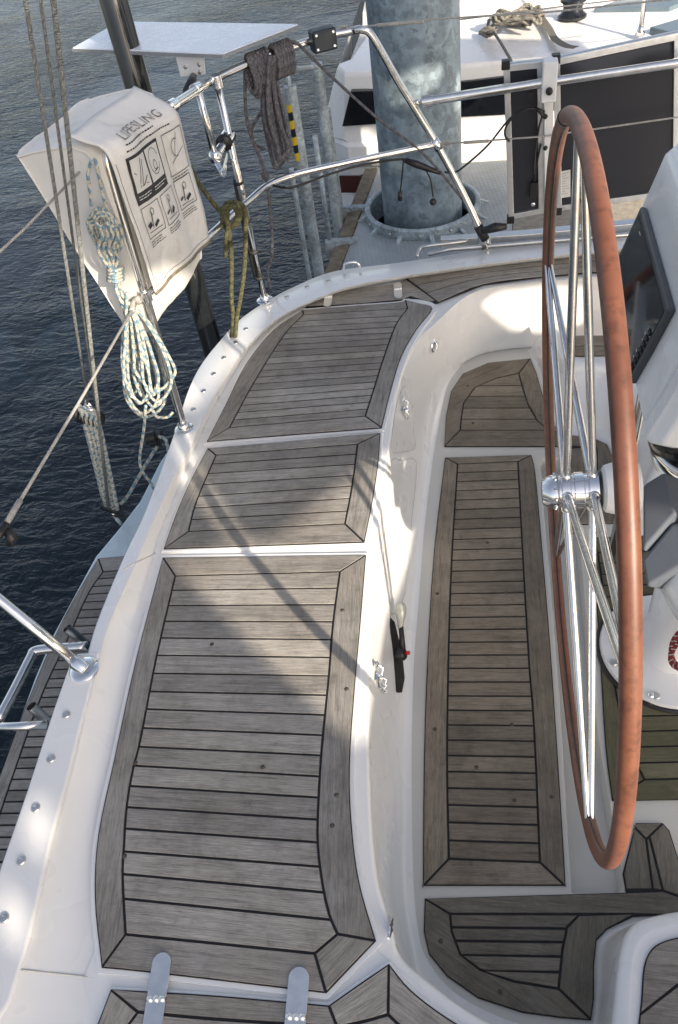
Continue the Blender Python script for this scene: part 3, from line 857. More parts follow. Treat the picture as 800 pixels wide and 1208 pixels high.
def fquad(y0, y1, z0, z1, d0, d1, mb, m=0, rr=0):
    a = [face(y0, z0, d0), face(y1, z0, d0), face(y1, z1, d0), face(y0, z1, d0)]; b_ = [face(y0, z0, d1), face(y1, z0, d1), face(y1, z1, d1), face(y0, z1, d1)]
    mb.add(a+b_, [[0, 1, 2, 3], [7, 6, 5, 4]]+[[i, 4+i, 4+(i+1) % 4, (i+1) % 4] for i in range(4)], m)
mb = MB(); fquad(1.405, 1.825, 1.03, 1.212, 0, .016, mb)
pl = recalc(mb.build('chart_plotter', GREYBEZ, yacht, bevel=.006))
mb = MB(); fquad(1.418, 1.806, 1.044, 1.198, .0162, .0172, mb); sub(pl, 'screen', mb, WINDOW)
mb = MB()
for k in range(7): fquad(1.424, 1.440, 1.052+k*.014, 1.060+k*.014, .0174, .0195, mb)
recalc(sub(pl, 'buttons', mb, RUBBER))
mb = MB()
for k in range(7): fquad(1.443, 1.447+.004*(k % 3), 1.054+k*.014, 1.056+k*.014, .0174, .0178, mb)
recalc(sub(pl, 'button_legend', mb, PAPER))
mb = MB(); fquad(1.735, 1.752, 1.186, 1.1885, .0174, .0178, mb); recalc(sub(pl, 'printed_mark', mb, PAPER))
# compass bowl and dark binnacle front under the pod
mb = MB(); mb.lathe([(.02, -.05), (.075, -.045), (.088, -.01), (.085, .03), (.06, .055), (.02, .06)], P(812, 512, .86), (-.4, 0, .9), 32)
mb2 = mb.build('compass', BLACKG, yacht, sharp=50)
mb = MB()
for k, rr in enumerate((.098, .112)):
    cq_ = P(822, 530, .80); pts = [cq_+V((rr*cos(a)*.9, rr*sin(a)*1.3, .05*k+.02*cos(a))) for a in [2*pi*i/40 for i in range(40)]]
    mb.tube(pts, .010, 12, closed=True)
mb.tube([V((.42, 1.72, .0)), V((.42, 1.72, .85)), V((.43, 1.70, 1.02))], .0125, 14)
mb.tube([V((.46, 1.19, .62)), V((.45, 1.19, .85)), V((.46, 1.20, 1.02))], .0125, 14)
mb.build('grab_rail', STEEL, yacht)
# grey cushioned boxes (engine throttle housing with its cover)
def pxbox(name, corners, m, depth, bev=.012):
    pts = [V(c) for c in corners]; n = len(pts)
    mb = MB(); d = V(depth)
    mb.add(pts+[p+d for p in pts], [list(range(n)), [n+i for i in range(n)][::-1]]+[[i, n+i, n+(i+1) % n, (i+1) % n] for i in range(n)], 0)
    o = recalc(mb.build(name, m, yacht, bevel=bev)); return o
KO, KN_ = P(775, 620, .80), V((-.62, -.42, .66)).normalized()
def KP(x, y, d=0.0): return PP(x, y, KO+KN_*d, KN_)
pxbox('cover_box', [KP(757,572,.01), KP(783,556,.01), KP(786,560,.01), KP(798,606,.01), KP(792,612,.01), KP(757,652,.01)], GREYV, -KN_*.09, .010)
pxbox('cover_box', [KP(756,660), KP(792,616), KP(800,617), KP(850,622), KP(850,640), KP(762,694)], GREYV, -KN_*.07, .010)
mb = MB(); mb.lathe([(.01, -.10), (.05, -.098), (.085, -.07), (.098, -.02), (.10, .05), (.09, .20)], KP(842, 690, -.13), (.75, .28, .25), 36)
dome = mb.build('control_housing', GEL, yacht, sharp=60)
# pedestal column with base flange
mb = MB(); mb.lathe([(.20, 0), (.20, .010), (.196, .016), (.12, .018), (.10, .03), (.085, .12), (.08, .80), (.07, .9)], V((.565, 1.42, .008)), (0, 0, 1), 48)
ped = mb.build('pedestal', GEL, yacht, sharp=40)
mb = MB(); mb.lathe([(.212, 0), (.212, .004), (.2, .005)], V((.565, 1.42, .0075)), (0, 0, 1), 48); sub(ped, 'sealant_ring', mb, BLACKP)
for a in (200, 250, 300, 150):
    a = radians(a); mb = MB(); mb.lathe([(.011, 0), (.011, .003), (.007, .005), (.002, .004)], V((.565+.178*cos(a), 1.42+.178*sin(a), .024)), (0, 0, 1), 16); sub(ped, 'bolt', mb, BRUSH)
# deck fittings near the pedestal foot
for x, y in ((767, 823),):
    p = P(x, y, .01); mb = MB(); mb.lathe([(.026, 0), (.026, .004), (.012, .006), (.012, .012), (.002, .013)], p, (0, 0, 1), 20); mb.build('deck_plug', BLACKP, yacht)
    mb = MB(); mb.lathe([(.010, 0), (.010, .006), (.002, .008)], p+V((0, 0, .012)), (0, 0, 1), 14); mb.build('stud', CHROME, yacht)

# ------------------------------------------------------------------ engine control lever on the seat front
def wallpt(x, y, d=0.0): 
    q = PX(x, y, -.305+d); return q
NW = V((.925, -.03, .38)).normalized(); OW = surf(474, 800)[0]
def WP(x, y, d=0.0): return PP(x, y, OW+NW*d, NW)
plate = [WP(x, y, .018) for x, y in [(461,728),(466,733),(475,770),(478,800),(475,817),(467,817),(459,790),(457,750)]]
n = len(plate); mb = MB(); mb.add(plate+[p-NW*.02 for p in plate], [list(range(n)), [n+i for i in range(n)][::-1]]+[[i, n+i, n+(i+1) % n, (i+1) % n] for i in range(n)], 0)
lv = recalc(mb.build('control_plate', BLACKP, yacht, bevel=.003))
cpt = WP(471, 772, .022)
mb = MB(); mb.lathe([(.020, -.02), (.020, .014), (.015, .020), (.004, .021)], cpt, NW, 24); sub(lv, 'pivot_boss', mb, BLACKP, sharp=40)
mb = MB(); mb.lathe([(.006, .0), (.006, .014), (.002, .016)], cpt+NW*.020, NW, 14); sub(lv, 'red_button', mb, RED)
tip = WP(473, 724, .050)
mb = MB(); mb.tube([cpt+NW*.012, cpt.lerp(tip, .45)+NW*.006, cpt.lerp(tip, .8)], [.010, .008, .007], 12); sub(lv, 'lever', mb, BLACKP)
mb = MB(); ax_ = (tip-cpt).normalized(); mb.lathe([(.006, -.040), (.009, -.030), (.010, -.018), (.0145, 0), (.0165, .016), (.0155, .030), (.010, .040), (.002, .042)], tip-ax_*.008, ax_, 24)
KN = simple('clear_knob', (.34, .35, .30), .2, coat=.5, var=.3, vs=20); sub(lv, 'knob', mb, KN)

# latches on the seat front
def latch(px, X, s=1.0, kind=0):
    c, nrm = surf(px[0], px[1], .001); mb = MB()
    if kind == 0:
        mb.lathe([(.011*s, 0), (.011*s, .004), (.006*s, .008), (.002, .009)], c+V((0, .02*s, .03*s)), (1, 0, 0), 16)
        mb.tube([c+V((.006, .02*s, .03*s)), c+V((.02, .016*s, .02*s)), c+V((.016, .006*s, .002)), c+V((.02, -.004*s, -.01*s))], .0042*s, 10)
        mb.tube([c+V((.012, .006*s, .0)), c+V((.014, -.016*s, -.012*s)), c+V((.014, -.02*s, -.036*s))], .0055*s, 10)
        mb.box(c+V((.004, -.008*s, -.014*s)), .008, .026*s, .050*s)
        mb.ball(c+V((.016, -.004, -.004)), .0085*s, 0, 10)
        mb.tube([c+V((.012, -.016*s, .004*s)), c+V((.022, -.024*s, -.018*s)), c+V((.012, -.024*s, -.036*s))], .003*s, 8)
    elif kind == 1:
        mb.lathe([(.026*s, 0), (.026*s, .004), (.022*s, .007), (.012*s, .004), (.002, .003)], c, (.93, -.36, .1), 24)
        mb.tube([c+V((.008, .012*s, .012*s)), c+V((.018, .002, .006)), c+V((.010, -.012*s, -.008*s))], .005*s, 10)
    else:
        for k in (-1, 0, 1):
            mb.tube([c+V((.004, k*.010-.022, .020)), c+V((.008, k*.010, .0)), c+V((.004, k*.010+.010, -.022))], .0032, 8)
        mb.tube([c+V((.004, .008, -.03)), c+V((.004, -.03, .020)), c+V((.004, -.010, .022)), c+V((.004, .022, -.026)), c+V((.004, .008, -.03))], .003, 8)
    return mb.build('latch' if kind < 2 else 'vent_grille', CHROME, yacht, sharp=40)
latch((443, 797), -.298, .9); latch((475, 482), -.300, .9); latch((447, 808), -.282, .6)
latch((511, 408), -.165, 1.0, 1)
latch((458, 1091), -.225, 1.0, 2)

# ------------------------------------------------------------------ hatch hinges
def hinge(parent, px0, px1, w, z, two=True):
    a = P(px0[0], px0[1], z); b_ = P(px1[0], px1[1], z); d = (b_-a); Lh = d.length; d.normalize(); s = V((-d.y, d.x, 0))
    mb = MB(); r = w/2
    pts = []
    for k in range(13):
        t = pi/2+pi*k/12; pts.append(a+d*(r)+d*(r*cos(t))+s*(r*sin(t)))
    pts2 = pts+[b_-s*r, b_+s*r]
    mid = Lh*.56
    f1 = pts+[a+d*(mid-.004)-s*r, a+d*(mid-.004)+s*r]
    f2 = [a+d*(mid+.004)+s*r, a+d*(mid+.004)-s*r]+[b_-d*r+d*(r*cos(t))+s*(r*sin(t)) for t in [-pi/2+pi*k/12 for k in range(13)]]
    mb.prism([(p.x, p.y) for p in f1], z, z+.004); mb.prism([(p.x, p.y) for p in f2], z, z+.004)
    mb.tube([a+d*mid+s*r*.95+V((0, 0, .004)), a+d*mid-s*r*.95+V((0, 0, .004))], .0048, 10)
    o = mb.build('hinge', HINGE, parent, bevel=.0012, bseg=2)
    for q in (-.62, 0, .62):
        mb = MB(); c = a+d*mid+s*r*q+V((0, 0, .0045)); mb.tube([c-s*r*.26, c+s*r*.26], .0062, 12); mb.build('knuckle', HINGE, parent)
    return o
HZ = ZL+.007
hinge(hA, (193, 1124), (178, 1225), .040, HZ)
hinge(hA, (354, 1141), (345, 1250), .042, HZ)
hinge(hC, (386, 362), (389, 343), .034, HZ)
hinge(hC, (470, 352), (469, 334), .034, HZ)

# bolts of the stern rail
for x, y in [(78,843),(60,895),(42,953),(25,1015),(5,1083)]:
    mb = MB(); mb.lathe([(.0115, -.001), (.0115, .001), (.009, .0035), (.0045, .0042), (.004, .0030), (.001, .0030)], P(x, y, ZG+.0045), (0, 0, 1), 20); mb.build('bolt', BRUSH, yacht)
for x, y in [(228,483),(240,461),(252,441),(264,422),(278,404),(290,388),(338,350),(362,338),(387,331)]:
    mb = MB(); mb.lathe([(.010, -.001), (.010, .0015), (.008, .003), (.001, .0035)], P(x, y, ZG), (0, 0, 1), 16); mb.build('bolt', BRUSH, yacht)

# ------------------------------------------------------------------ pushpit (stern guard rail)
push = MB(); RT = .0135
p1 = P(218, 507, ZG); p2 = P(313, 355, ZG); p3 = P(572, 290, ZG)
TT = P(122, 180, 1.335)
YB = p3.y-.03
tc = PY(430, 36, YB)
top = cr([p1, p1.lerp(TT, .5), p1.lerp(TT, .90), TT+V((.002, .012, -.012)), TT+V((.012, .06, .004)), TT+V((.03, .13, .0)), P(203, 125, 1.30), P(250, 95, 1.262), P(290, 76, 1.258), P(330, 60, 1.255), P(385, 43, 1.257), P(418, 36, 1.26)], 8)
bend = cr([P(418, 36, 1.26), PY(428, 35, YB), PY(440, 44, YB), PY(470, 96, YB), PY(515, 170, YB), PY(545, 226, YB), PY(566, 270, YB)], 8)
push.tube(top+bend[1:], RT, 16)
push.tube([p2, P(313, 355, ZG).lerp(V((P(256, 94, 1.262).x, P(256, 94, 1.262).y, 1.262)), 1.0)], RT*.92, 14)
midz = .915
M0 = p1.lerp(TT, (midz-ZG)/(1.335-ZG))
mids = cr([M0, P(245, 280, .875), P(290, 240, .862), P(330, 212, .856), P(420, 190, .853), PY(515, 170, YB)], 8)
push.tube(mids, RT*.92, 14)
# short doubled posts of the gate bracket under the top rail
q0 = P(234, 107, 1.27); push.tube([q0, V((q0.x+.005, q0.y, 1.06)), ], RT*.9, 14)
push.tube([P(572, 292, ZG), PY(566, 270, YB)], .017, 14)
po = push.build('pushpit_rail', STEEL, yacht)
def flange(c, r=.035):
    mb = MB(); mb.lathe([(r, 0), (r, .004), (r*.9, .008), (.020, .010), (.019, .022), (.0155, .026)], c, (0, 0, 1), 28); mb.build('base_flange', CHROME, po, sharp=40)
flange(p1+V((0, 0, .001))); flange(p2+V((0, 0, .001))); flange(p3+V((0, 0, .001)), .03); 
# corner post leaning outboard, lower left
pb = P(100, 790, ZG+.004); lean = P(-40, 675, .66)
far = lean+(lean-pb)*1.2+V((0, 0, .55))
mb = MB(); mb.tube([pb, pb.lerp(lean, .5), lean, pb+(lean-pb)*2.6], .0150, 18); po2 = mb.build('pushpit_rail', STEEL, yacht)
mb = MB(); mb.lathe([(.040, 0), (.040, .004), (.035, .009), (.024, .011), (.020, .012)], pb, (0, 0, 1), 28); mb.lathe([(.0205, .0), (.0205, .030), (.0175, .034)], pb+V((0, 0, .004)), (lean-pb), 24); mb.build('base_flange', CHROME, po2, sharp=40)
# joints: black sleeve and boot at the slanted leg foot, T-clamps
mb = MB(); mb.lathe([(.019, -.03), (.019, .035)], PY(568, 274, YB), (p3-tc).normalized(), 16)
mb.tube([PY(566, 270, YB)+V((.01, -.02, .0)), PY(585, 268, YB-.02), PY(598, 267, YB-.02)], [.014, .020, .012], 12)
mb.build('tube_sleeve', BLACKP, po)
for x, y, YY in ((515, 170, YB),):
    mb = MB(); c = PY(x, y, YY); mb.lathe([(.0175, -.022), (.0175, .022)], c, (V((c.x, c.y, c.z))-tc).normalized(), 16); mb.build('tube_joint', CHROME, po)
for c, d in ((M0, V((0, 0, 1))), (P(203, 125, 1.30), P(250, 95, 1.262)-P(203, 125, 1.30)), (P(232, 105, 1.275), P(250, 95, 1.262)-P(203, 125, 1.30)), (P(256, 96, 1.262), V((0, 0, 1)))):
    mb = MB(); mb.lathe([(.019, -.02), (.019, .02)], c, d, 16); mb.build('tube_joint', CHROME, po, bevel=.003)
# grab bracket hanging outboard of the rail
mb = MB(); c = V((q0.x+.005, q0.y, 1.06)); c2_ = P(268, 163, 1.07)
mb.ball(c, .024); mb.tube([c, c2_], .015, 14); mb.lathe([(.026, -.02), (.026, .02)], c2_, (c2_-c), 18)
mb.tube([c+V((.0, 0, -.01)), c+V((.03, -.05, -.04)), P(268, 182, .98)], [.012, .010, .004], 10)
mb.build('rail_bracket', CHROME, po, sharp=40)
mb = MB(); mb.lathe([(.028, -.008), (.028, .008)], c2_.lerp(c, .25), (c2_-c), 18); mb.build('bracket_band', BLACKP, po)
# black plastic wraps on the second post
a_ = p2.lerp(V((P(256, 94, 1.262).x, P(256, 94, 1.262).y, 1.262)), .12); b__ = p2.lerp(V((P(256, 94, 1.262).x, P(256, 94, 1.262).y, 1.262)), .60)
mb = MB(); s_ = V((-.018, .006, 0)); mb.tube([a_+s_, a_.lerp(b__, .5)+s_*1.1, b__+s_*.8], .010, 10); 
for t in (0.02, .3, .62, .98): mb.lathe([(.0185, -.005), (.0185, .005)], a_.lerp(b__, t)+s_*.2, b__-a_, 12)
mb.build('cable_bundle', RUBBER, po)
# black mounting block on the top rail
d_ = (P(395, 40, 1.257)-P(368, 47, 1.257)).normalized(); nn = V((-d_.y, d_.x, 0)); c = P(381, 46, 1.262)
mb = MB(); Mx = Matrix((d_, nn, V((0, 0, 1)))).transposed()
mb.box(c, .088, .055, .070, Mx); blk = mb.build('clamp_block', simple('navy_plastic', (.014, .022, .032), .45), po, bevel=.008)
for i in (-1, 1):
    for j in (-1, 1):
        mb = MB(); mb.lathe([(.006, 0), (.006, .002), (.002, .003)], c+d_*.031*i-nn*.0275+V((0, 0, .022*j)), -nn, 12); mb.build('screw', CHROME, po)
# forward rails and lifelines
mb = MB(); r0 = PY(498, 120, YB); r1 = PY(640, 98, YB-.01); r2 = PY(830, 70, YB-.02)
mb.tube([r0, r0.lerp(r1, .06), r1, r2], [.015, .0165, .0165, .0165], 16); mb.lathe([(.020, -.008), (.020, .03)], r0+V((.01, 0, 0)), (r1-r0), 18); mb.ball(PY(492, 121, YB), .012)
mb.build('side_rail', STEEL, yacht, sharp=50)
def turnbuckle(mb, a, b_, t0, t1):
    d = b_-a; mb.tube([a+d*t0, a+d*(t0+.01), a+d*(t1-.01), a+d*t1], [.003, .0062, .0062, .003], 12)
mb = MB(); a, b_ = PY(402, 34, YB), PY(520, 22, YB+.02); mb.tube([a, b_, PY(650, 14, YB), PY(900, -12, YB)], .0030, 8); turnbuckle(mb, PY(445, 30, YB), PY(500, 25, YB), 0, 1)
mb.tube(cr([PY(396, 36, YB), PY(404, 31, YB), PY(410, 33, YB), PY(404, 37, YB), PY(396, 37, YB)], 4), .003, 8)
mb.build('lifeline', WIRE, yacht)
mb = MB(); a = PY(520, 170, YB); b_ = PY(900, 124, YB); mb.tube([a, PY(640, 161, YB), b_], .0034, 8); turnbuckle(mb, a, PY(580, 166, YB), .45, .95); mb.tube(cr([a, PY(527, 166, YB), PY(534, 168, YB), PY(527, 173, YB), a], 4), .003, 8)
mb.build('lifeline', WIRE, yacht)
# stern gate wires
k1 = P(106, 190, 1.30); e1 = P(-60, 352, 1.24)
mb = MB(); mb.tube([PX(104, 192, k1.x), PX(104, 192, k1.x).lerp(e1, .5)-V((0, 0, .008)), e1], .0035, 8); mb.ball(PX(106, 186, k1.x), .013, 0, 10); mb.tube([PX(100, 194, k1.x), PX(112, 184, k1.x)], .008, 10); mb.build('lifeline', WIRE, yacht)
k2 = PX(163, 354, p1.x-.005); e2 = P(8, 617, .87)
mb = MB(); mb.tube([k2, k2.lerp(e2, .5)-V((0, 0, .004)), e2], .0042, 8); mb.tube([k2+V((.01, -.01, .01)), k2-V((.012, .0, .0)), k2.lerp(e2, .06)], .008, 10); mb.ball(k2, .014, 0, 10); mb.tube([k2.lerp(e2, .92), e2], .0075, 10)
w2 = mb.build('lifeline', WIRE, yacht)
mb = MB(); mb.tube([e2, e2+V((-.012, -.03, -.01)), e2+V((-.05, -.06, -.02))], [.010, .010, .007], 12); mb.tube([e2+V((.0, -.01, -.01)), e2+V((.008, -.02, -.03)), e2+V((.0, -.03, -.045))], [.010, .014, .009], 12); mb.build('gate_hook', BLACKP, w2)

# fairlead bows and small fittings on the rail
def bow(px, z, w, h, ang, m=CHROME, r=.005):
    c = P(px[0], px[1], z); d = V((cos(ang), sin(ang), 0)); pts = [c-d*w, c-d*w*.95+V((0, 0, h*.7)), c-d*w*.5+V((0, 0, h)), c+d*w*.5+V((0, 0, h)), c+d*w*.95+V((0, 0, h*.7)), c+d*w]
    mb = MB(); mb.tube(cr(pts, 5), r, 10); mb.build('fairlead_bow', m, yacht)
bow((416, 324), ZG, .034, .055, .1)
mb = MB(); pts = [P(492, 303, ZG), P(496, 293, ZG+.02), P(505, 290, ZG+.03), P(530, 287, ZG+.03), P(552, 284, ZG+.025)]; mb.tube(cr(pts, 5), .007, 10); mb.tube([P(505, 300, ZG), P(530, 294, ZG+.01), P(700, 280, ZG+.01), P(850, 268, ZG+.01)], .009, 10); mb.build('rail_track', BRUSH, yacht)
mb = MB(); mb.prism([(p.x, p.y) for p in [P(x, y, ZG) for x, y in [(520,290),(620,284),(720,274),(850,260),(850,254),(720,268),(620,278),(520,285)]]], ZG-.03, ZG+.028); mb.build('toe_rail', ALU, yacht, bevel=.004)

# ------------------------------------------------------------------ swim platform
ZP = -.10
mb = MB(); mb.prism(pxpoly([(206,518),(188,545),(165,590),(138,625),(112,656),(88,700),(62,748),(40,800),(22,850),(2,905),(-20,960),(-80,1110),(60,1200),(150,900),(230,700),(300,520)], ZP), ZP-.16, ZP)
plat = mb.build('swim_platform', GELB, yacht, bevel=.012)
ZPt = ZP+.003
oo = [[(-70,1100),(-18,965),(4,905),(24,850),(44,800),(66,748),(90,702),(116,659)], [(116,659),(172,654)], [(172,654),(150,760),(60,1100)], [(60,1100),(-70,1100)]]
ii = [[(-40,1080),(0,962),(28,880),(52,815),(80,755),(105,700),(122,675)], [(122,675),(160,672)], [(160,672),(140,760),(50,1080)], [(50,1080),(-40,1080)]]
teak_panel('teak_panel', plat, ZPt, oo, ii, lerp_lines(((110,675),(160,672)), ((-40,1080),(50,1080)), 34, ZPt), TEAK, 3)
# gate rail trim beside the platform
mb = MB(); mb.tube([P(141, 690, ZG-.03), P(106, 768, ZG-.03)], .009, 10, flat=.6); mb.build('gate_trim', BRUSH, yacht)
mb = MB(); mb.add([P(142, 688, ZG-.035), P(150, 690, ZG-.035), P(115, 770, ZG-.035), P(107, 770, ZG-.035), P(142, 688, ZP), P(107, 770, ZP)], [[0, 1, 2, 3], [0, 3, 5, 4]]); mb.build('gate_gap', simple('deep_blue_sheet', (.02, .05, .07), .3), yacht)  # deep blue sheet filling the gate gap
# fold-down ladder
ZLd = .04
mb = MB(); zz = .10
mb.tube(cr([P(104, 762, zz), P(60, 765, zz), P(41, 768, zz), P(36, 776, zz), P(18, 812, zz), P(-2, 850, zz)], 5), .016, 14)
mb.tube([P(56, 855, zz), P(20, 857, zz), P(-30, 858, zz)], .014, 14)
lad = mb.build('swim_ladder', STEEL, plat)
for a, b_ in (((79, 741), (108, 766)), ((37, 833), (63, 858))):
    mb = MB(); A_, B_ = P(a[0], a[1], .13), P(b_[0], b_[1], .03); mb.tube([B_, A_], .0155, 16, caps=False); mb.tube([B_, A_], .0125, 16, caps=False); mb.build('ladder_tube', BRUSH, plat)
# ------------------------------------------------------------------ rescue sling bag hung over the stern rail
T1 = TT.copy(); T2 = P(203, 125, 1.30)
BU = T2-T1; BU.z = 0; BU.normalize(); BN = V((BU.y, -BU.x, 0))
def bagp(u, off, z): return V((T1.x, T1.y, z))+BU*u+BN*off
def ruf(u, z, a=.006, f=14): return a*(noise.noise(V((u*f, z*f*.6, 3.1)))+.5*abs(noise.noise(V((u*f*1.7+z*f*1.2, z*f*.5, 7.7)))))
bag = thing('rescue_sling_bag', 'white vinyl rescue sling bag with black printed diagrams hung over the stern rail', 'bag', bagp(.2, 0, .8))
# body: wedge loop swept along the rail
sec = [(-.005, 1.335), (-.045, 1.364), (-.08, 1.372), (-.17, 1.358), (-.262, 1.340), (-.266, 1.333), (-.225, 1.18), (-.18, 1.02), (-.13, .87), (-.105, .80), (-.08, .775), (-.02, .785), (.004, .83), (.006, 1.0), (.004, 1.2)]
secs = cr([V((a, b, 0)) for a, b in sec], 2, closed=True)
mb = MB(); rows = []; NU = 16
for i in range(NU+1):
    t = i/NU; u = -.030+.385*t; row = []
    for q in secs:
        sq = 1-.10*abs(2*t-1)**6
        off, z = -.1+(q.x+.1)*sq, 1.08+(q.y-1.08)*(1-.02*abs(2*t-1)**6)
        z += .02*t*(q.y < .9)
        row.append(bagp(u+.004*noise.noise(V((off*20, z*12, 1))), off+ruf(u, z, .016, 7)*(1 if 0 < i < NU else .3), z+ruf(u, off, .006, 12)-.012*sin(pi*t)*(z > 1.3)))
    rows.append(row)
K = len(secs)
mb.add([p for r in rows for p in r], [[i*K+k, i*K+(k+1) % K, (i+1)*K+(k+1) % K, (i+1)*K+k] for i in range(NU) for k in range(K)]+[[k for k in range(K)][::-1], [NU*K+k for k in range(K)]], 0, smooth=True)
rowsB = rows; NU_B = NU
bo = recalc(mb.build('bag_body', CANVAS, bag, sharp=55))
# printed front flap
def flap(u, s, d=0.0):
    """s: height for s<1.29; above that the flap bends back over the rail"""
    w = .040+.004*sin(u*30+s*9)+ruf(u, s, .008, 10)
    S0 = 1.318
    if s <= S0: off, z = w+.010*max(0, (s-1.0)), s
    else:
        a = min((s-S0)/.055, 2.4)
        off = w+.003-.046*(1-cos(min(a, pi/2)))-max(0, a-pi/2)*.085; z = S0+.050*sin(min(a, pi/2))+max(0, a-pi/2)*.028
        d = d*1.0
        return bagp(u, off, z-.105*u*(1 if a < 1.2 else max(.4, 1-(a-1.2)*.5)))+(BN*cos(min(a, 1.5))+V((0, 0, 1))*sin(min(a, 1.5)))*d
    return bagp(u, off, z-.105*u)+BN*d
mb = MB(); NU, NS = 24, 44; vs = []
for j in range(NS+1):
    s = .925+(1.45-.925)*j/NS
    for i in range(NU+1):
        u = -.030+(.350+.030)*i/NU; 
        if s < .96: u += .003*sin(i)
        vs.append(flap(u, s))
mb.add(vs, [[j*(NU+1)+i, j*(NU+1)+i+1, (j+1)*(NU+1)+i+1, (j+1)*(NU+1)+i] for j in range(NS) for i in range(NU)], 0, smooth=True)
fl = mb.build('front_flap', CANVAS, bag); so_ = fl.modifiers.new('thick', 'SOLIDIFY'); so_.thickness = .004; so_.offset = -1
def fuv(x, y):
    p = PP(x, y, bagp(0, .045, 1.1), BN); return ((p-T1).dot(BU), p.z)
def decal(name, quads, m, d=.0022):
    mb = MB()
    for q in quads:
        q = [V((a, b, 0)) for a, b in q]; n = 8
        vs = []
        for j in range(n+1):
            for i in range(n+1):
                a = q[0].lerp(q[1], i/n).lerp(q[3].lerp(q[2], i/n), j/n); vs.append(flap(a.x, a.y, d))
        mb.add(vs, [[j*(n+1)+i, j*(n+1)+i+1, (j+1)*(n+1)+i+1, (j+1)*(n+1)+i] for j in range(n) for i in range(n)])
    return mb.build(name, m, fl)
def stroke(a, b_, w):
    a, b_ = V((a[0], a[1], 0)), V((b_[0], b_[1], 0)); d = (b_-a).normalized(); s = V((-d.y, d.x, 0))*w/2
    return [tuple((a-s)[:2]), tuple((b_-s)[:2]), tuple((b_+s)[:2]), tuple((a+s)[:2])]
def rect(u0, z0, u1, z1): return [(u0, z0), (u1, z0), (u1, z1), (u0, z1)]
def frame(u0, z0, u1, z1, w=.0022): return [rect(u0, z0, u1, z0+w), rect(u0, z1-w, u1, z1), rect(u0, z0+w, u0+w, z1-w), rect(u1-w, z0+w, u1, z1-w)]
U0, U1 = .10, .385
def lines(u0, u1, z, n, dz=.0075, w=.0026):
    out = []
    for k in range(n):
        u = u0; e = u1-random.random()*.25*(u1-u0)
        while u < e:
            l = .005+random.random()*.010; out.append(rect(u, z-k*dz, min(u+l, e), z-k*dz+w)); u += l+.003
    return out
decal('printed_panel', [rect(.018, 1.178, .198, 1.312)], INK, .002)
for a_, b_ in ((.027, .104), (.113, .190)): decal('printed_panel', [rect(a_, 1.212, b_, 1.304)], PAPER, .0032)
for q in ((.228, 1.185, .335, 1.308), (.022, 1.075, .112, 1.168), (.125, 1.075, .215, 1.168), (.230, 1.080, .322, 1.170)):
    decal('printed_frame', frame(*q), INK)
for q in (lines(.03, .10, 1.198, 2), lines(.112, .19, 1.198, 2)): decal('printed_lines', q, PAPER, .0034)
for q in (lines(.03, .30, 1.325, 1, w=.0040), lines(.04, .25, 1.342, 1, w=.0040), lines(.232, .33, 1.176, 2, w=.003), lines(.024, .105, 1.064, 3), lines(.127, .21, 1.064, 3), lines(.232, .32, 1.068, 3)): decal('printed_lines', q, INK)
def arc(cx_, cz_, r, a0, a1, n=10, e=1.3, w=.0022):
    p = [(cx_+r*cos(a0+(a1-a0)*k/n), cz_+e*r*sin(a0+(a1-a0)*k/n)) for k in range(n+1)]
    return [stroke(p[k], p[k+1], w) for k in range(n)]
decal('printed_sketch', arc(.152, 1.262, .028, .3, 6.0)+arc(.152, 1.252, .010, 0, 6.28)+[stroke((.140, 1.236), (.166, 1.240), .003)], INK, .0036)
decal('printed_sketch', [stroke((.048, 1.222), (.072, 1.298), .003), stroke((.058, 1.222), (.080, 1.292), .003), stroke((.062, 1.222), (.09, 1.244), .004), stroke((.042, 1.26), (.034, 1.268), .002), stroke((.078, 1.226), (.09, 1.222), .002)], INK, .0036)
decal('printed_sketch', arc(.282, 1.258, .020, 1, 5)+[stroke((.25, 1.22), (.32, 1.25), .002), stroke((.27, 1.235), (.295, 1.30), .002)], INK, .0036)
for k, a in enumerate((.022, .125, .230)):
    decal('printed_sketch', [stroke((a+.012, 1.108), (a+.03, 1.114), .014 if k == 0 else .006), stroke((a+.045, 1.100), (a+.066, 1.112), .011), stroke((a+.034, 1.10), (a+.040, 1.145), .004), stroke((a+.01, 1.092), (a+.078, 1.090), .002)]+arc(a+.045, 1.145, .008, 0, 6.28), INK, .0036)
# lettering
def lettering(txt, u0, u1, z0, z1, parent, shear=0.0):
    cu = bpy.data.curves.new('lettering', 'FONT'); cu.body = txt; cu.size = 1; cu.resolution_u = 3
    o = bpy.data.objects.new('lettering_tmp', cu); COL.objects.link(o)
    bpy.context.view_layer.update()
    dg = bpy.context.evaluated_depsgraph_get(); me = bpy.data.meshes.new_from_object(o.evaluated_get(dg))
    xs = [v.co.x for v in me.vertices]; ys = [v.co.y for v in me.vertices]
    bm = bmesh.new(); bm.from_mesh(me)
    x0, x1, y0, y1 = min(xs), max(xs), min(ys), max(ys)
    out = MB(); vs = []
    for v in bm.verts:
        u = u0+(v.co.x-x0)/(x1-x0)*(u1-u0); z = z0+(v.co.y-y0)/(y1-y0)*(z1-z0)
        vs.append(flap(u, z, .003))
    bm.verts.index_update()
    out.add(vs, [[v.index for v in f.verts] for f in bm.faces])
    bm.free(); bpy.data.objects.remove(o); bpy.data.curves.remove(cu)
    return out.build('lettering', FADED, parent)
lettering('LIFESLING', .050, .275, 1.356, 1.388, fl)
for i_ in (0, NU_B):
    mb = MB(); mb.tube([p+(BU*(-.002 if i_ == 0 else .002)) for p in rowsB[i_]], .0030, 6, closed=True)
    mb.build('piping', CANVAS, bo)
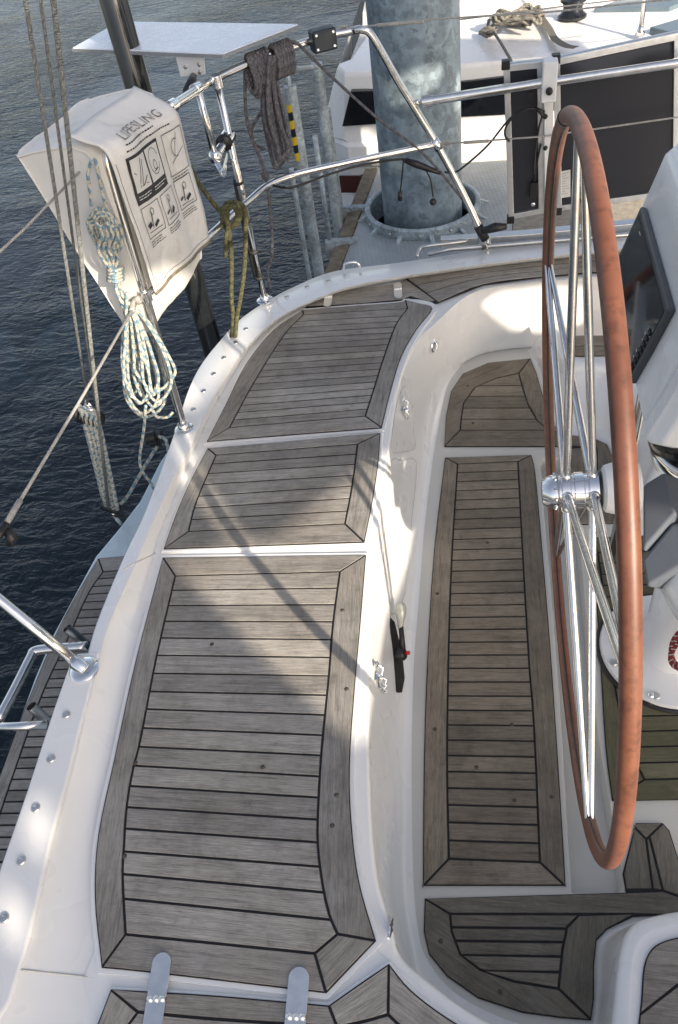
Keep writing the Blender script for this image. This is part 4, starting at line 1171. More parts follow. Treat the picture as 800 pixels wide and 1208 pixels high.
# dark stitched seams on the flap edge and a wet bottom hem
mb = MB(); mb.tube([flap(-.020, .93+.38*k/20, .0022) for k in range(21)], .0010, 5); mb.tube([flap(-.022+.36*k/20, .945, .0022) for k in range(21)], .0010, 5)
mb.build('seam', simple('thread_grey', (.25, .25, .24), .8), fl)
mb = MB(); mb.tube([flap(-.03+.38*k/16, .925, -.001) for k in range(17)], .0055, 8); mb.build('hem', simple('dirty_hem', (.17, .15, .11), .8, var=.4, vs=30), fl)

# ------------------------------------------------------------------ dark pole on the quarter
pc_ = V((-1.215, 2.95, 0))
mb = MB(); mb.lathe([(.047, -1.6), (.047, 2.6), (.03, 2.62)], pc_, (0.0, 0.0, 1), 32)
tag(mb.build('radar_pole', BLACKG, None, sharp=50, loc=(pc_.x, pc_.y, -1.6)), 'glossy dark round pole rising behind the white sling bag', 'pole')

# ------------------------------------------------------------------ flat white board on the rail
bz = 1.33
bc = [P(85, 56, bz), P(262, 63, bz), P(352, 28, bz), P(140, 25, bz)]
brd = thing('rail_table', 'flat pale board with grey edge clamped above the stern rail', 'board', P(222, 100, 1.27))
mb = MB(); mb.prism([(p.x, p.y) for p in bc], bz-.016, bz); 
board = mb.build('board', simple('board_white', (.62, .68, .76), .3, var=.05, coat=.3), brd, bevel=.004)
mb = MB(); 
cc = inset([V((p.x, p.y, 0)) for p in bc], -.002); mb.prism([(p.x, p.y) for p in cc], bz-.014, bz-.004); mb.build('edge_trim', simple('edge_grey', (.22, .24, .26), .5), brd)
e_ = (bc[1]-bc[0]).normalized(); fn = V((e_.y, -e_.x, 0))
if fn.y > 0: fn = -fn
f0 = P(224, 62, bz)-fn*.03
def BR(x, y, d=0.0): return PP(x, y, f0+fn*d, fn)
a, b_, c, d = BR(205, 60), BR(240, 62), BR(242, 88), BR(213, 91)
mb = MB(); q = [a, b_, c, d]; mb.add(q+[p-fn*.006 for p in q], [[0, 1, 2, 3], [7, 6, 5, 4], [0, 4, 5, 1], [1, 5, 6, 2], [2, 6, 7, 3], [3, 7, 4, 0]])
brk = recalc(mb.build('bracket', WHITEP, brd, bevel=.002))
for x, y in ((219, 79), (235, 76), (236, 85)):
    mb = MB(); mb.lathe([(.006, 0), (.006, .003), (.002, .004)], BR(x, y, .001), fn, 12); mb.build('screw', BRUSH, brk)
mb = MB(); mb.tube([BR(228, 90), P(226, 100, 1.275), P(222, 108, 1.262), P(218, 118, 1.24), P(212, 124, 1.225)], [.012, .018, .018, .012, .006], 10); mb.build('clamp', BLACKP, brd)

# ------------------------------------------------------------------ ropes
def jit(p, a): return V(p)+V((random.uniform(-a, a), random.uniform(-a, a), random.uniform(-a, a)))
n1 = V((-.45, .89, 0)).normalized()
def HP(x, y, dd=0.0): return PP(x, y, p1+n1*dd, n1)
def rope(mb, pts, r, n=7, seg=10): mb.tube(cr(pts, n), r, seg)
# blue flecked hank on the corner post
mb = MB(); r = .0050
rope(mb, [HP(108,190,-.02), HP(104,205,-.02), HP(106,225,-.02), HP(108,243,-.02)], r)
rope(mb, [HP(112,186,-.01), HP(116,205,-.02), HP(122,232,-.01), HP(128,250,-.01)], r)
for k in range(6):      # knotted upper bundle
    x0, y0 = 108+k*2.2, 246+(k % 3)*4; w_ = 9+random.random()*8
    rope(mb, [HP(x0+6, y0, -.02+.004*k), HP(x0-4, y0+16, .0), HP(x0+2, y0+34, .02), HP(128, 300, .01), HP(134, 318, 0), HP(138, 300, -.01), HP(x0+w_+10, y0+34, -.02), HP(x0+w_+8, y0+12, -.02), HP(x0+6, y0-1, -.015)], r)
for k in range(4):
    x0 = 113+k*6
    rope(mb, [HP(x0, 262+3*(k % 2), -.035), HP(x0+8, 276, -.04), HP(x0+3, 292, -.035), HP(x0+8, 305, -.03), HP(134, 320, -.02)], r)
for k in range(4): # wraps
    y0 = 316+k*4.2; rope(mb, [HP(127, y0+2, 0), HP(131, y0+3.5, -.03), HP(140, y0+2.5, -.035), HP(146, y0, 0), HP(140, y0-1, .025), HP(131, y0, .025), HP(127, y0+2, 0)], r)
for k, (xa, xb, yb) in enumerate([(145,166,468),(151,178,476),(158,186,472),(149,188,488),(164,199,480),(159,207,462),(168,203,474),(174,188,466),(154,170,455),(147,196,492)]):
    dd = random.uniform(-.02, .12)
    rope(mb, [HP(136, 332, dd*.3), HP(141, 352, dd*.5), HP((xa+148)/2, 375, dd), HP(xa-1, 420, dd), HP(xa+2, yb-22, dd), HP((xa+xb)/2, yb, dd), HP(xb-1, yb-20, dd-.01), HP(xb-8, 420, dd-.01), HP((xb+150)/2-5, 378, dd*.5), HP(147, 352, dd*.3), HP(140, 332, 0)], r)
rope(mb, [HP(150, 345, -.02), HP(148, 400, -.03), HP(146, 440, -.03), HP(155, 465, -.03), HP(166, 476, -.03)], r)
rope(mb, [HP(172, 478, -.01), HP(170, 505, -.01), HP(165, 540, 0), HP(168, 556, .0), HP(178, 570, .0), HP(186, 588, .0)], r)
rope(mb, [HP(180, 484, 0), HP(186, 492, 0), HP(198, 492, 0), HP(204, 486, 0)], r)
tag(mb.build('rope_hank', ROPEB, None, loc=tuple(HP(150, 480))), 'blue flecked white rope tied in a long hank on the corner post beside the bag', 'rope')
# grey rope coiled on the top rail
mb = MB(); r = .0078; ra, rb = P(292, 75, 1.258), P(340, 56, 1.255); rd = (rb-ra).normalized()
hs = V((-rd.y, rd.x, 0))
for i in range(7):
    c = ra+rd*(.004+i*.0125); dn = .035+.010*sin(i*2)
    mb.tube([c+hs*.022*cos(a)+V((0, 0, -dn+ (.024+dn)*sin(a)))+rd*.004*sin(2*a) for a in [2*pi*k/24 for k in range(25)]], r, 8)
for i in range(6):
    c = rb-rd*(.0+i*.0135)
    mb.tube([c+hs*.024*cos(a)+V((0, 0, -.028+(.052)*sin(a))) for a in [2*pi*k/24 for k in range(25)]], r, 8)
cq = P(318, 70, 1.24)
nG = V((-.2, .98, 0)).normalized()
def GP(x, y, dd=0.0): return PP(x, y, P(318, 66, 1.257)+nG*dd, nG)
for k in range(11):
    dd = random.uniform(-.06, .05); xo = (k-5)*1.7+random.uniform(-2, 2); yb_ = 184+random.random()*14; w2_ = random.uniform(3, 9)
    rope(mb, [GP(318+xo*.6, 66, dd*.4-.02), GP(316+xo*.8, 100, dd*.8), GP(319+xo*1.0+random.uniform(-2, 2), 140, dd), GP(327+xo*.9, yb_-14, dd), GP(331+xo*.8, yb_, dd), GP(331+xo*.7+w2_*.6, yb_-2, dd+.01), GP(331+xo*.7+w2_, yb_-14, dd+.02), GP(328+xo*.7+random.uniform(-2, 2), 140, dd*.8+.02), GP(322+xo*.6, 100, dd*.5+.02), GP(320+xo*.5, 70, dd*.4)], .0068, 6, 8)
rope(mb, [GP(289, 84, -.02), GP(290, 130, -.01), GP(296, 160, 0), GP(308, 190, 0), GP(315, 215, -.02), GP(320, 260, 0), GP(321, 300, .02), GP(316, 320, .03), GP(320, 345, .03)], .006)
rope(mb, [GP(310, 130, .04), GP(298, 150, .05), GP(299, 168, .05), GP(312, 176, .05)], .006)
mb.ball(GP(313, 207, -.01), .016, 0, 10)
tag(mb.build('coiled_rope', ROPEG, None, loc=tuple(cq)), 'dark grey rope coiled and hung on the top stern rail', 'rope')
mb = MB(); rope(mb, [P(342, 49, 1.275), P(352, 52, 1.262), PY(375, 75, YB-.07), PY(440, 135, YB-.05), PY(500, 182, YB-.03), PY(548, 238, YB), PY(566, 266, YB)], .0052, 8)
tag(mb.build('mooring_line', ROPEG, None, loc=tuple(P(342, 49, 1.275))), 'grey line running diagonally from the rail coil to the foot of the slanted rail leg', 'rope')
# olive rope
mb = MB(); r = .0085
mid_o = P(268, 260, .868)
nO = V((-.3, .95, 0)).normalized()
def OP(x, y, dd=0.0): return PP(x, y, mid_o+nO*dd, nO)
rope(mb, [OP(224, 196, .02), OP(232, 212, .01), OP(248, 235, 0), OP(262, 252, -.02), OP(268, 262, -.03), OP(273, 300, -.02), OP(273, 350, 0), OP(275, 378, .01), OP(270, 430, .0)], r)
rope(mb, [OP(262, 250, .02), OP(268, 240, .0), OP(279, 239, -.02), OP(289, 248, -.02), OP(290, 280, -.01), OP(288, 320, 0), OP(284, 350, 0), OP(279, 380, 0), OP(276, 430, 0)], r)
for k in range(3):
    rope(mb, [OP(262+k*3, 262, -.02), OP(264+k*3, 246, -.03), OP(274+k*3, 243, -.03), OP(280+k*2, 252, -.02), OP(276+k*2, 264, -.02), OP(266+k*3, 268, 0), OP(262+k*3, 262, .02)], r*.9)
rope(mb, [OP(270, 262, -.03), OP(267, 280, -.03), OP(266, 303, -.02)], .008)
tag(mb.build('olive_rope', ROPEO, None, loc=tuple(mid_o)), 'thick olive green rope knotted over the middle rail with two hanging tails', 'rope')

# ------------------------------------------------------------------ backstay tackle
tk = thing('backstay_tackle', 'backstay lines with a black multi-sheave block and blue flecked purchase down to the hull', 'tackle', P(128, 606, -.02))
blk_top = PX(104, 478, -1.34); bot = P(136, 606, -.05)
def ext(a, b_, t): return a+(b_-a)*t
mb = MB(); t_ = PX(30, 0, -.86); mb.tube([blk_top, blk_top.lerp(t_, .5), t_, ext(blk_top, t_, 3.5)], .0048, 8); mb.build('stay', ROPES, tk)
mb = MB(); a = PX(112, 476, -1.335); t_ = PX(48, 0, -.85); mb.tube([a, t_, ext(a, t_, 3.5)], .0040, 8); mb.build('stay', ROPES, tk)
mb = MB(); a = PX(128, 598, -1.40); t_ = PX(63, 0, -.84); mb.tube([a, a.lerp(t_, .5), t_, ext(a, t_, 3.5)], .0060, 10); mb.build('stay', ROPES, tk)
dn = (PX(120, 600, -1.42)-blk_top).normalized(); sd_ = V((.9, -.35, .0)).normalized()
mb = MB(); mb.ball(blk_top, .011, 0, 10); mb.tube(cr([blk_top+V((0, 0, .02)), blk_top+sd_*.014, blk_top-V((0, 0, .02)), blk_top-sd_*.014, blk_top+V((0, 0, .02))], 5), .004, 8)
mb.tube([blk_top+dn*.015-sd_*.02, blk_top+dn*.015+sd_*.02], .009, 8); mb.build('shackle', STEEL, tk)
bc_ = blk_top+dn*.050
mb = MB()
for k in range(5):
    o_ = bc_+sd_*((k-2)*.021)
    mb.lathe([(.004, -.0018), (.030, -.0018), (.030, .0018), (.004, .0018)], o_, sd_, 20)
mb.lathe([(.006, -.048), (.006, .048)], bc_, sd_, 10)
mb.build('block', BLACKP, tk)
lowc = PX(132, 598, -1.415)
mb = MB()
for k in range(4):
    o_ = bc_+sd_*((k-1.5)*.021); l_ = lowc+sd_*((k-1.5)*.019)
    side = (n1*-.022+sd_*.004)
    rope(mb, [l_+side+V((0, 0, .02)), o_.lerp(l_, .5)+side, o_+side*1.4-V((0, 0, .005)), o_+V((0, 0, .028)), o_-side*1.4-V((0, 0, .005)), o_.lerp(l_, .5)-side, l_-side+V((0, 0, .02))], .0088, 6, 8)
mb.build('purchase_rope', ROPEB, tk)
mb = MB(); mb.tube([lowc-sd_*.042+V((0, 0, -.004)), lowc+sd_*.042+V((0, 0, -.004))], .022, 14); mb.tube([lowc+V((0, 0, -.03)), lowc+V((.02, .02, -.08))], [.018, .010], 10); lb = mb.build('block', BLACKP, tk)
mb = MB(); mb.tube([lowc+V((.0, 0, -.02)), P(137, 612, -.06), P(142, 618, -.09)], [.010, .012, .010], 10); mb.build('shackle', STEEL, tk)
mb = MB(); rope(mb, [lowc+V((.02, 0, .0)), P(150, 586, .02), P(172, 548, .06), P(186, 526, .12)], .0066); rope(mb, [P(188, 515, .17), P(196, 520, .18), P(200, 545, .16), P(198, 560, .12)], .0066); mb.build('control_line', ROPEB, tk)
mb = MB(); c = P(184, 517, .14); mb.box(c, .05, .05, .045); mb.lathe([(.026, -.02), (.026, .02)], c+V((-.01, -.02, .02)), (1, .3, 0), 18); mb.build('cam_cleat', BLACKP, tk, bevel=.004)

# ------------------------------------------------------------------ pontoon, steel pile and safety ladder
ZD = -.20
dl0, dl1 = P(372, 352, ZD), P(430, 203, ZD); far_y = P(570, 191, ZD).y
dd_ = (dl1-dl0).normalized(); le = dl0+dd_*((far_y-dl0.y)/dd_.y)
dock = thing('pontoon', 'steel tread plate pontoon with a weathered timber edge beside the neighbouring boat', 'pontoon', (0.5, 4.3, ZD))
cP = (P(454, 262, ZD)+P(543, 238, ZD))/2
sN = V((dd_.y, -dd_.x, 0)); wb = .085
xr = P(604, 260, ZD).x
mb = MB()
hole = [(cP.x+.33*cos(2*pi*k/40), cP.y+.33*sin(2*pi*k/40)) for k in range(40)]
i0 = dl0+sN*wb; i1 = le+sN*wb
sheet(mb, [(i0.x, i0.y), (xr, i0.y), (xr, far_y), (i1.x, far_y)], [hole], ZD)
mb.build('tread_plate_deck', TREAD, dock)
mb = MB(); mb.prism([(xr+.004, i0.y), (7, i0.y), (7, far_y), (xr+.004, far_y)], ZD-.03, ZD-.002); mb.build('dock_boards', CONC, dock)
mb = MB(); a, b_ = dl0, le; mb.prism([(a.x, a.y), ((a+sN*(wb-.004)).x, a.y), ((b_+sN*(wb-.004)).x, b_.y), (b_.x, b_.y)], ZD-.16, ZD+.012); mb.build('timber_edge', TIMBER, dock, bevel=.006)
mb = MB(); mb.prism([(i0.x+.01, i0.y), (7, i0.y), (7, far_y-.01), (i1.x+.01, far_y-.01)], ZD-.40, ZD-.04) if False else None
mb.add([(i0.x, i0.y, ZD-.005), (7, i0.y, ZD-.005), (7, i0.y, -.7), (i0.x, i0.y, -.7), (i0.x, far_y, ZD-.03), (i0.x, far_y, -.7), (7, far_y, -.005+ZD), (7, far_y, -.7)], [[0, 3, 2, 1], [0, 4, 5, 3], [4, 6, 7, 5]]); mb.build('float', simple('float_grey', (.12, .12, .12), .8), dock)
mb = MB(); mb.lathe([(.335, .0), (.345, .0), (.35, .01), (.35, .055), (.34, .062), (.325, .062), (.318, .055), (.318, -.10)], V((cP.x, cP.y, ZD)), (0, 0, 1), 56, cap=False)
for k in range(12):
    a = 2*pi*k/12+.2; c = V((cP.x+.335*cos(a), cP.y+.335*sin(a), ZD+.03)); d = V((cos(a), sin(a), 0))
    s = V((-d.y, d.x, 0)); mb.add([c-s*.012+d*.015, c-s*.012+d*.07-V((0, 0, .03)), c-s*.012+d*.015-V((0, 0, .03)), c+s*.012+d*.015, c+s*.012+d*.07-V((0, 0, .03)), c+s*.012+d*.015-V((0, 0, .03))], [[0, 1, 2], [5, 4, 3], [0, 3, 4, 1]])
mb.build('pile_collar', GALV, dock, sharp=40)
for k in range(5):
    a = -2.6+k*.52; c = V((cP.x+.352*cos(a), cP.y+.352*sin(a), ZD+.03)); mb = MB(); mb.lathe([(.008, 0), (.008, .006), (.003, .008)], c, (cos(a), sin(a), 0), 8); mb.build('collar_bolt', BRUSH, dock)
mb = MB(); mb.lathe([(.238, -2.2), (.238, 5.5)], V((cP.x, cP.y, 0)), (0, 0, 1), 72, cap=False)
tag(mb.build('mooring_pile', PILE, None, loc=(cP.x, cP.y, -2.2)), 'huge blotchy galvanised steel pile standing in the pontoon collar', 'pile')
def zat(b_, y):
    lo_, hi_ = b_.z, 2.1
    for _ in range(50):
        m = (lo_+hi_)/2
        if unp(V((b_.x, b_.y, m)))[1] > y: lo_ = m
        else: hi_ = m
    return lo_
sl_ = thing('safety_ladder', 'galvanised safety ladder with yellow and black marking on the pontoon edge', 'ladder', P(380, 325, ZD))
def lpost(x, y, yt, r, seg=14, cap=True):
    b_ = P(x, y, ZD); zt_ = zat(b_, yt); mb = MB(); mb.tube([V((b_.x, b_.y, -1.2)), V((b_.x, b_.y, zt_))], r, seg); mb.build('rail_post', GALV, sl_, sharp=60); return b_, zt_
pa, za = lpost(377, 325, 101, .030); pb_, zb = lpost(399, 268, 74, .030); pd, zd = lpost(402, 256, 128, .022); lpost(366, 333, 199, .013); 
mb = MB(); a = V((pa.x, pa.y, za-.05)); b_ = V((pb_.x, pb_.y, zb-.02)); mb.tube(cr([a, a+V((0, .02, .10)), a.lerp(b_, .5)+V((0, 0, .06)), b_], 6), .012, 12); mb.tube([P(390, 290, ZD), V((P(390, 290, ZD).x, P(390, 290, ZD).y, zat(P(390, 290, ZD), 160)))], .014, 12); mb.build('handrail', GALV, sl_)
mb = MB(); zlo, zhi = zat(pa, 188), zat(pa, 121); n_ = 7
for k in range(n_*2):
    z0, z1 = zlo+(zhi-zlo)*k/(n_*2), zlo+(zhi-zlo)*(k+1)/(n_*2); rr = .0312; sl2 = (zhi-zlo)/(n_*2)*.9
    vs = []
    for z_, in ((z0,), (z1,)):
        for q in range(7):
            a = radians(170)+radians(100)*q/6; vs.append((pa.x+rr*cos(a), pa.y+rr*sin(a), min(max(z_+sl2*(q/6-.5), zlo), zhi)))
    mb.add(vs, [[q, q+1, 8+q, 7+q] for q in range(6)], k//2 % 2)
mb.build('hazard_sticker', [YELLOW, BLACKP], sl_)
for xs, ys in (((399, 243), (434, 243)), ((384, 284), (422, 281))):
    A_, B_ = P(xs[0], xs[1], ZD+.05), P(ys[0], ys[1], ZD+.02); s = V((0, .022, 0)); mb = MB()
    mb.add([A_-s, B_-s, B_+s, A_+s, A_-s*1.4-V((0, 0, .10)), A_+V((0, 0, -.10))+s], [[0, 1, 2, 3], [0, 4, 1], [3, 0, 4, 5]]); mb.build('wall_bracket', GALV, sl_)

# ------------------------------------------------------------------ neighbouring boat
YN = 5.45
nbt = thing('neighbouring_boat', 'white motor cruiser with black strip windows moored beyond the pontoon', 'boat', (.4, 5.6, -.65))
def NP(x, y, d=0.0): return PY(x, y, YN+d)
zt_ = NP(535, 81).z
ztr = NP(535, 81)
top_edge = [NP(404, 70), NP(440, 80), NP(500, 83), NP(535, 79), NP(592, 68), NP(700, 50)]
mb = MB()
xs_ = [-1.05, -.98, -.9, -.6, 0, 1, 2.5, 5, 8]
def ztop(x): return zt_
rows = []
for x in xs_:
    k = max(0, (-.86-x)/.19)
    rows.append([V((x, YN+.10*k*2, -.66)), V((x, YN+.10*k*2, -.12)), V((x+.0, YN+.03+.1*k*2, -.10)), V((x+.05*min(1, k*2)*(-1), YN+.03+.1*k*2, -.08)), V((x+.10*k, YN+.055+.1*k*2, zt_-.03)), V((x+.12*k, YN+.075+.1*k*2, zt_)), V((x+.2*k, YN+.30, zt_+.012)), V((x+.3*k, YN+.9, zt_+.03)), V((x+.3*k, YN+.97, zt_+.10)), V((x+.3*k, YN+1.15, zt_+.12)), V((x+.3*k, YN+4.5, zt_+.22))])
K = len(rows[0]); mb.add([p for r in rows for p in r], [[i*K+k, i*K+k+1, (i+1)*K+k+1, (i+1)*K+k] for i in range(len(xs_)-1) for k in range(K-1)], 0)
hullo = mb.build('hull', GEL, nbt, bevel=.02)
mb = MB(); e0 = rows[0]; mb.add([e0[0], e0[1], e0[4], e0[5], V((e0[5].x, YN+4.5, zt_)), V((e0[0].x, YN+4.5, -.66))], [[0, 5, 4, 3, 2, 1]]); recalc(mb.build('transom', GEL, nbt))
def npoly(name, px, d, m, th=.006, par=nbt):
    pts = [PP(x, y, V((0, YN+.042, 0)), V((0, 1, -.0)))+V((0, d, 0)) for x, y in px]; n = len(pts)
    mb = MB(); mb.add(pts+[p+V((0, th, 0)) for p in pts], [list(range(n)), [n+i for i in range(n)][::-1]]+[[i, n+i, n+(i+1) % n, (i+1) % n] for i in range(n)]); return recalc(mb.build(name, m, par, bevel=.003))
npoly('window', [(404, 148), (414, 107), (447, 106), (448, 145)], -.018, WINDOW, .05)
npoly('window', [(525, 138), (525, 98), (560, 94), (600, 89), (600, 134), (560, 136)], -.018, WINDOW, .05)
npoly('window', [(645, 130), (645, 84), (900, 60), (900, 110)], -.018, WINDOW, .05)
npoly('rubbing_strake', [(392, 192), (392, 188), (540, 189), (800, 172), (800, 176), (540, 193.5)], -.05, simple('strake', (.3, .29, .26), .6), .04)
npoly('boot_stripe', [(392, 224), (392, 204), (440, 204), (440, 224)], -.046, simple('dark_red', (.06, .015, .012), .5), .01)
DZ = zt_+.03
def winch(px, r=.06):
    c = P(px[0], px[1], DZ); mb = MB(); mb.lathe([(r*1.1, 0), (r*1.1, .015), (r*.85, .03), (r*.72, .05), (r*.8, .085), (r, .095), (r, .11), (r*.4, .118), (r*.35, .135), (r*.1, .135)], c, (0, 0, 1), 28); mb.build('winch', simple('winch_dark', (.05, .055, .06), .25, metal=.8), nbt, sharp=35)
winch((675, 20), .085)
for x, y in ((755, 41),):
    c = P(x, y, DZ); mb = MB(); mb.tube([c, c+V((0, 0, .9))], .014, 10); mb.lathe([(.03, 0), (.02, .03), (.014, .05)], c, (0, 0, 1), 12); mb.build('stanchion', STEEL, nbt)
mb = MB(); mb.tube([P(520, 26, DZ+.35), P(660, 8, DZ+.35), P(900, -20, DZ+.35)], .004, 8); mb.tube([P(400, 5, DZ+.55), P(900, -60, DZ+.55)], .004, 8); mb.build('guard_wire', WIRE, nbt)
for q in ([(700, 14), (760, -8), (840, -8), (790, 12)], [(766, 36), (800, 26), (860, 20), (860, 36), (790, 42)]):
    mb = MB(); pts = [P(x, y, DZ) for x, y in q]; mb.prism([(p.x, p.y) for p in pts], DZ-.02, DZ+.02); mb.build('deck_hatch', simple('smoked_hatch', (.10, .14, .17), .15, var=.1), nbt, bevel=.006)
# rope pile and strap lying on its deck
mb = MB()
for k in range(13):
    c = P(612+random.uniform(-16, 18), 20+random.uniform(-6, 6), DZ+.02+.006*k); a0 = random.random()*6; rr = .06+.06*random.random(); e = .5+.4*random.random()
    mb.tube([c+V((rr*cos(a), rr*e*sin(a+a0), .02*sin(3*a+k))) for a in [2*pi*q/22 for q in range(23)]], .011, 8)
rope(mb, [P(586, 34, DZ+.03), P(572, 38, DZ+.03), P(566, 40, DZ+.02), P(580, 36, DZ+.05), P(600, 66, DZ+.02), P(604, 74, DZ+.01)], .009)
for k in range(5): rope(mb, [P(566+k*3, 38, DZ+.02+.01*k), P(576+k*2, 32+k, DZ+.05), P(584-k, 38, DZ+.03), P(574, 43-k, DZ+.03), P(566+k*3, 38, DZ+.02+.01*k)], .009)
tag(mb.build('rope_pile', rope_mat('mooring_rope_grey', ((.20, .19, .16), (.15, .14, .12), (.26, .24, .2)), 20), None, loc=tuple(P(612, 25, DZ))), 'tangled weathered rope lying on the deck of the white cruiser', 'rope')
mb = MB(); c_ = cr([P(638, 20, DZ+.02), P(648, 34, DZ+.015), P(655, 46, DZ+.015), P(668, 54, DZ+.02), P(680, 56, DZ+.012)], 6)
for i in range(len(c_)-1):
    s = V((.022, .02, 0)); mb.add([c_[i]-s, c_[i+1]-s, c_[i+1]+s, c_[i]+s], [[0, 1, 2, 3]])
tag(mb.build('webbing_strap', simple('strap', (.12, .115, .10), .8), None, loc=tuple(P(655, 46, DZ))), 'dark webbing strap lying on the white deck beside the winch', 'strap')

# ------------------------------------------------------------------ solar panels hung on the side rail (seen from behind)
YS = YB+.045
BACK = simple('panel_back', (.016, .018, .026), .4, var=.12, vs=2, rvar=.02)
def solar(label, px, ytop=None):
    c = [PY(x, y, YS) for x, y in px]      # TL, TR, BR, BL
    root = thing('solar_panel', label, 'solar panel', (c[3]+c[2])/2, 'solar panels hung on the side rail')
    mb = MB(); mb.add(c+[p+V((0, .006, 0)) for p in c], [[3, 2, 1, 0], [4, 5, 6, 7], [0, 1, 5, 4], [1, 2, 6, 5], [2, 3, 7, 6], [3, 0, 4, 7]]); recalc(mb.build('back_sheet', BACK, root))
    cen_ = sum(c, V((0, 0, 0)))/4; w_ = .022
    ins = []
    for i in range(4):
        e1 = (c[(i+1) % 4]-c[i]).normalized(); e0 = (c[i-1]-c[i]).normalized(); ins.append(c[i]+(e1+e0)*w_)
    mb = MB(); f, b__ = V((0, -.012, 0)), V((0, .02, 0))
    vs = [p+f for p in c]+[p+f for p in ins]+[p+b__ for p in c]+[p+V((0, -.001, 0)) for p in ins]
    fs = []
    for i in range(4):
        j = (i+1) % 4; fs += [[i, j, 4+j, 4+i], [i, 8+i, 8+j, j], [4+i, 4+j, 12+j, 12+i]]
    mb.add(vs, fs); recalc(mb.build('frame', ALU, root, bevel=.0015, bseg=2))
    for i in (0, 3):
        mb = MB(); mb.box(c[i]+V((.008, -.002, .0)), .030, .030, .030); mb.build('corner_cap', BLACKP, root, bevel=.003)
    return root, c, ins
sA, cA, iA = solar('narrow black backed solar panel with a cable loop, left of the white clamp bar', [(594, 76), (641, 71), (642, 250), (600, 258)])
sB, cB, iB = solar('wide black backed solar panel with a white label, behind the steering wheel', [(653, 69), (803, 37), (800, 228), (656, 248)])
mb = MB(); c = PY(630, 224, YS-.012); mb.box(c, .030, .018, .062); mb.tube([c+V((0, 0, .03)), PY(632, 200, YS-.02), PY(638, 170, YS-.02)], .004, 8); jb = mb.build('junction_box', BLACKP, sA, bevel=.003)
mb = MB(); mb.lathe([(.009, 0), (.009, .003), (.003, .004)], PY(629, 241, YS-.001), (0, -1, 0), 14); mb.build('rivet', CHROME, sA)
mb = MB(); mb.box(PY(626, 112, YS-.003), .022, .004, .020); mb.build('vent_plug', RUBBER, sA)
lb_ = [PY(658, 203, YS-.003), PY(673, 200, YS-.003), PY(673, 232, YS-.003), PY(660, 234, YS-.003)]
mb = MB(); mb.add(lb_, [[3, 2, 1, 0]]); lbo = mb.build('rating_label', PAPER, sB)
mb = MB()
for k in range(9):
    t = .08+.095*k; a, b_ = lb_[0].lerp(lb_[3], t), lb_[1].lerp(lb_[2], t); e = random.uniform(.5, .92)
    p, q = a.lerp(b_, .08), a.lerp(b_, e); h = V((0, 0, -.0022)); o_ = V((0, -.0012, 0)); mb.add([p+o_, q+o_, q+o_+h, p+o_+h], [[3, 2, 1, 0]])
mb.build('printed_lines', simple('faint_print', (.35, .35, .36), .7), lbo)
# white clamp bar between the two panels, hooked round the rail
mb = MB(); a = [PY(641, 70, YS-.03), PY(653, 68, YS-.03), PY(653, 246, YS-.03), PY(643, 249, YS-.03)]
mb.add(a+[p+V((0, .026, 0)) for p in a], [[3, 2, 1, 0], [4, 5, 6, 7], [0, 1, 5, 4], [1, 2, 6, 5], [2, 3, 7, 6], [3, 0, 4, 7]])
cb = recalc(mb.build('clamp_bar', WHITEP, None, bevel=.003)); tag(cb, 'white upright clamp bar joining the two solar panels over the steel rail', 'clamp bar')
mb = MB(); cbx = PY(648, 95, YB-.03); mb.box(cbx, .052, .05, .135); c2o = mb.build('clamp_block', WHITEP, cb, bevel=.006)
mb = MB(); mb.lathe([(.012, 0), (.012, .012), (.006, .014)], PY(648, 107, YB-.056), (0, -1, 0), 14); mb.build('knob', BLACKP, cb)
for y in (137, 174): 
    mb = MB(); mb.lathe([(.008, 0), (.008, .010), (.004, .012)], PY(644, y, YS-.03), (-.4, -1, 0), 10); mb.build('knob', BLACKP, cb)
# charging cable
mb = MB()
rope(mb, [P(322, 219, .85), P(345, 221, .845), P(390, 205, .845), P(430, 194, .845), PY(470, 188, YB-.02), PY(482, 190, YB-.02)], .0045, 6, 8)
rope(mb, [PY(525, 203, YB-.02), PY(535, 204, YB), PY(548, 196, YB), PY(575, 172, YB+.01), PY(597, 145, YB), PY(612, 132, YB), PY(632, 128, YB), PY(640, 134, YB), PY(636, 150, YB+.0), PY(632, 175, YB+.01), PY(630, 205, YB+.01)], .0042, 6, 8)
rope(mb, [PY(640, 133, YB), PY(625, 128, YB-.01), PY(606, 138, YB-.01), PY(597, 150, YB-.01), PY(596, 160, YB-.01), PY(601, 167, YB-.01)], .0042, 6, 8)
for k in range(3): mb.tube([PY(633+k*1.5, 129+k, YB-.012), PY(642, 132+3*k, YB-.006)], .006, 8)
cable = mb.build('solar_cable', BLACKP, None, loc=tuple(PY(500, 196, YB))); tag(cable, 'black charging cable looped from the stern rail to the narrow solar panel', 'cable')
mb = MB(); mb.tube([PY(478, 189, YB-.02), PY(492, 194, YB-.02), PY(508, 200, YB-.02), PY(520, 204, YB-.02)], [.010, .015, .011, .008], 10)
mb.build('connector', BLACKP, cable)
mb = MB(); rope(mb, [PY(476, 190, YB-.02), PY(474, 212, YB-.02), PY(472, 228, YB-.02)], .0032, 5, 8); mb.tube([PY(472, 226, YB-.02), PY(472, 236, YB-.02)], [.010, .010], 8); rope(mb, [PY(502, 200, YB-.02), PY(508, 212, YB-.02), PY(511, 232, YB-.02)], .0032, 5, 8); mb.ball(PY(511, 238, YB-.02), .015, 0, 10); mb.build('pigtail', BLACKP, cable)
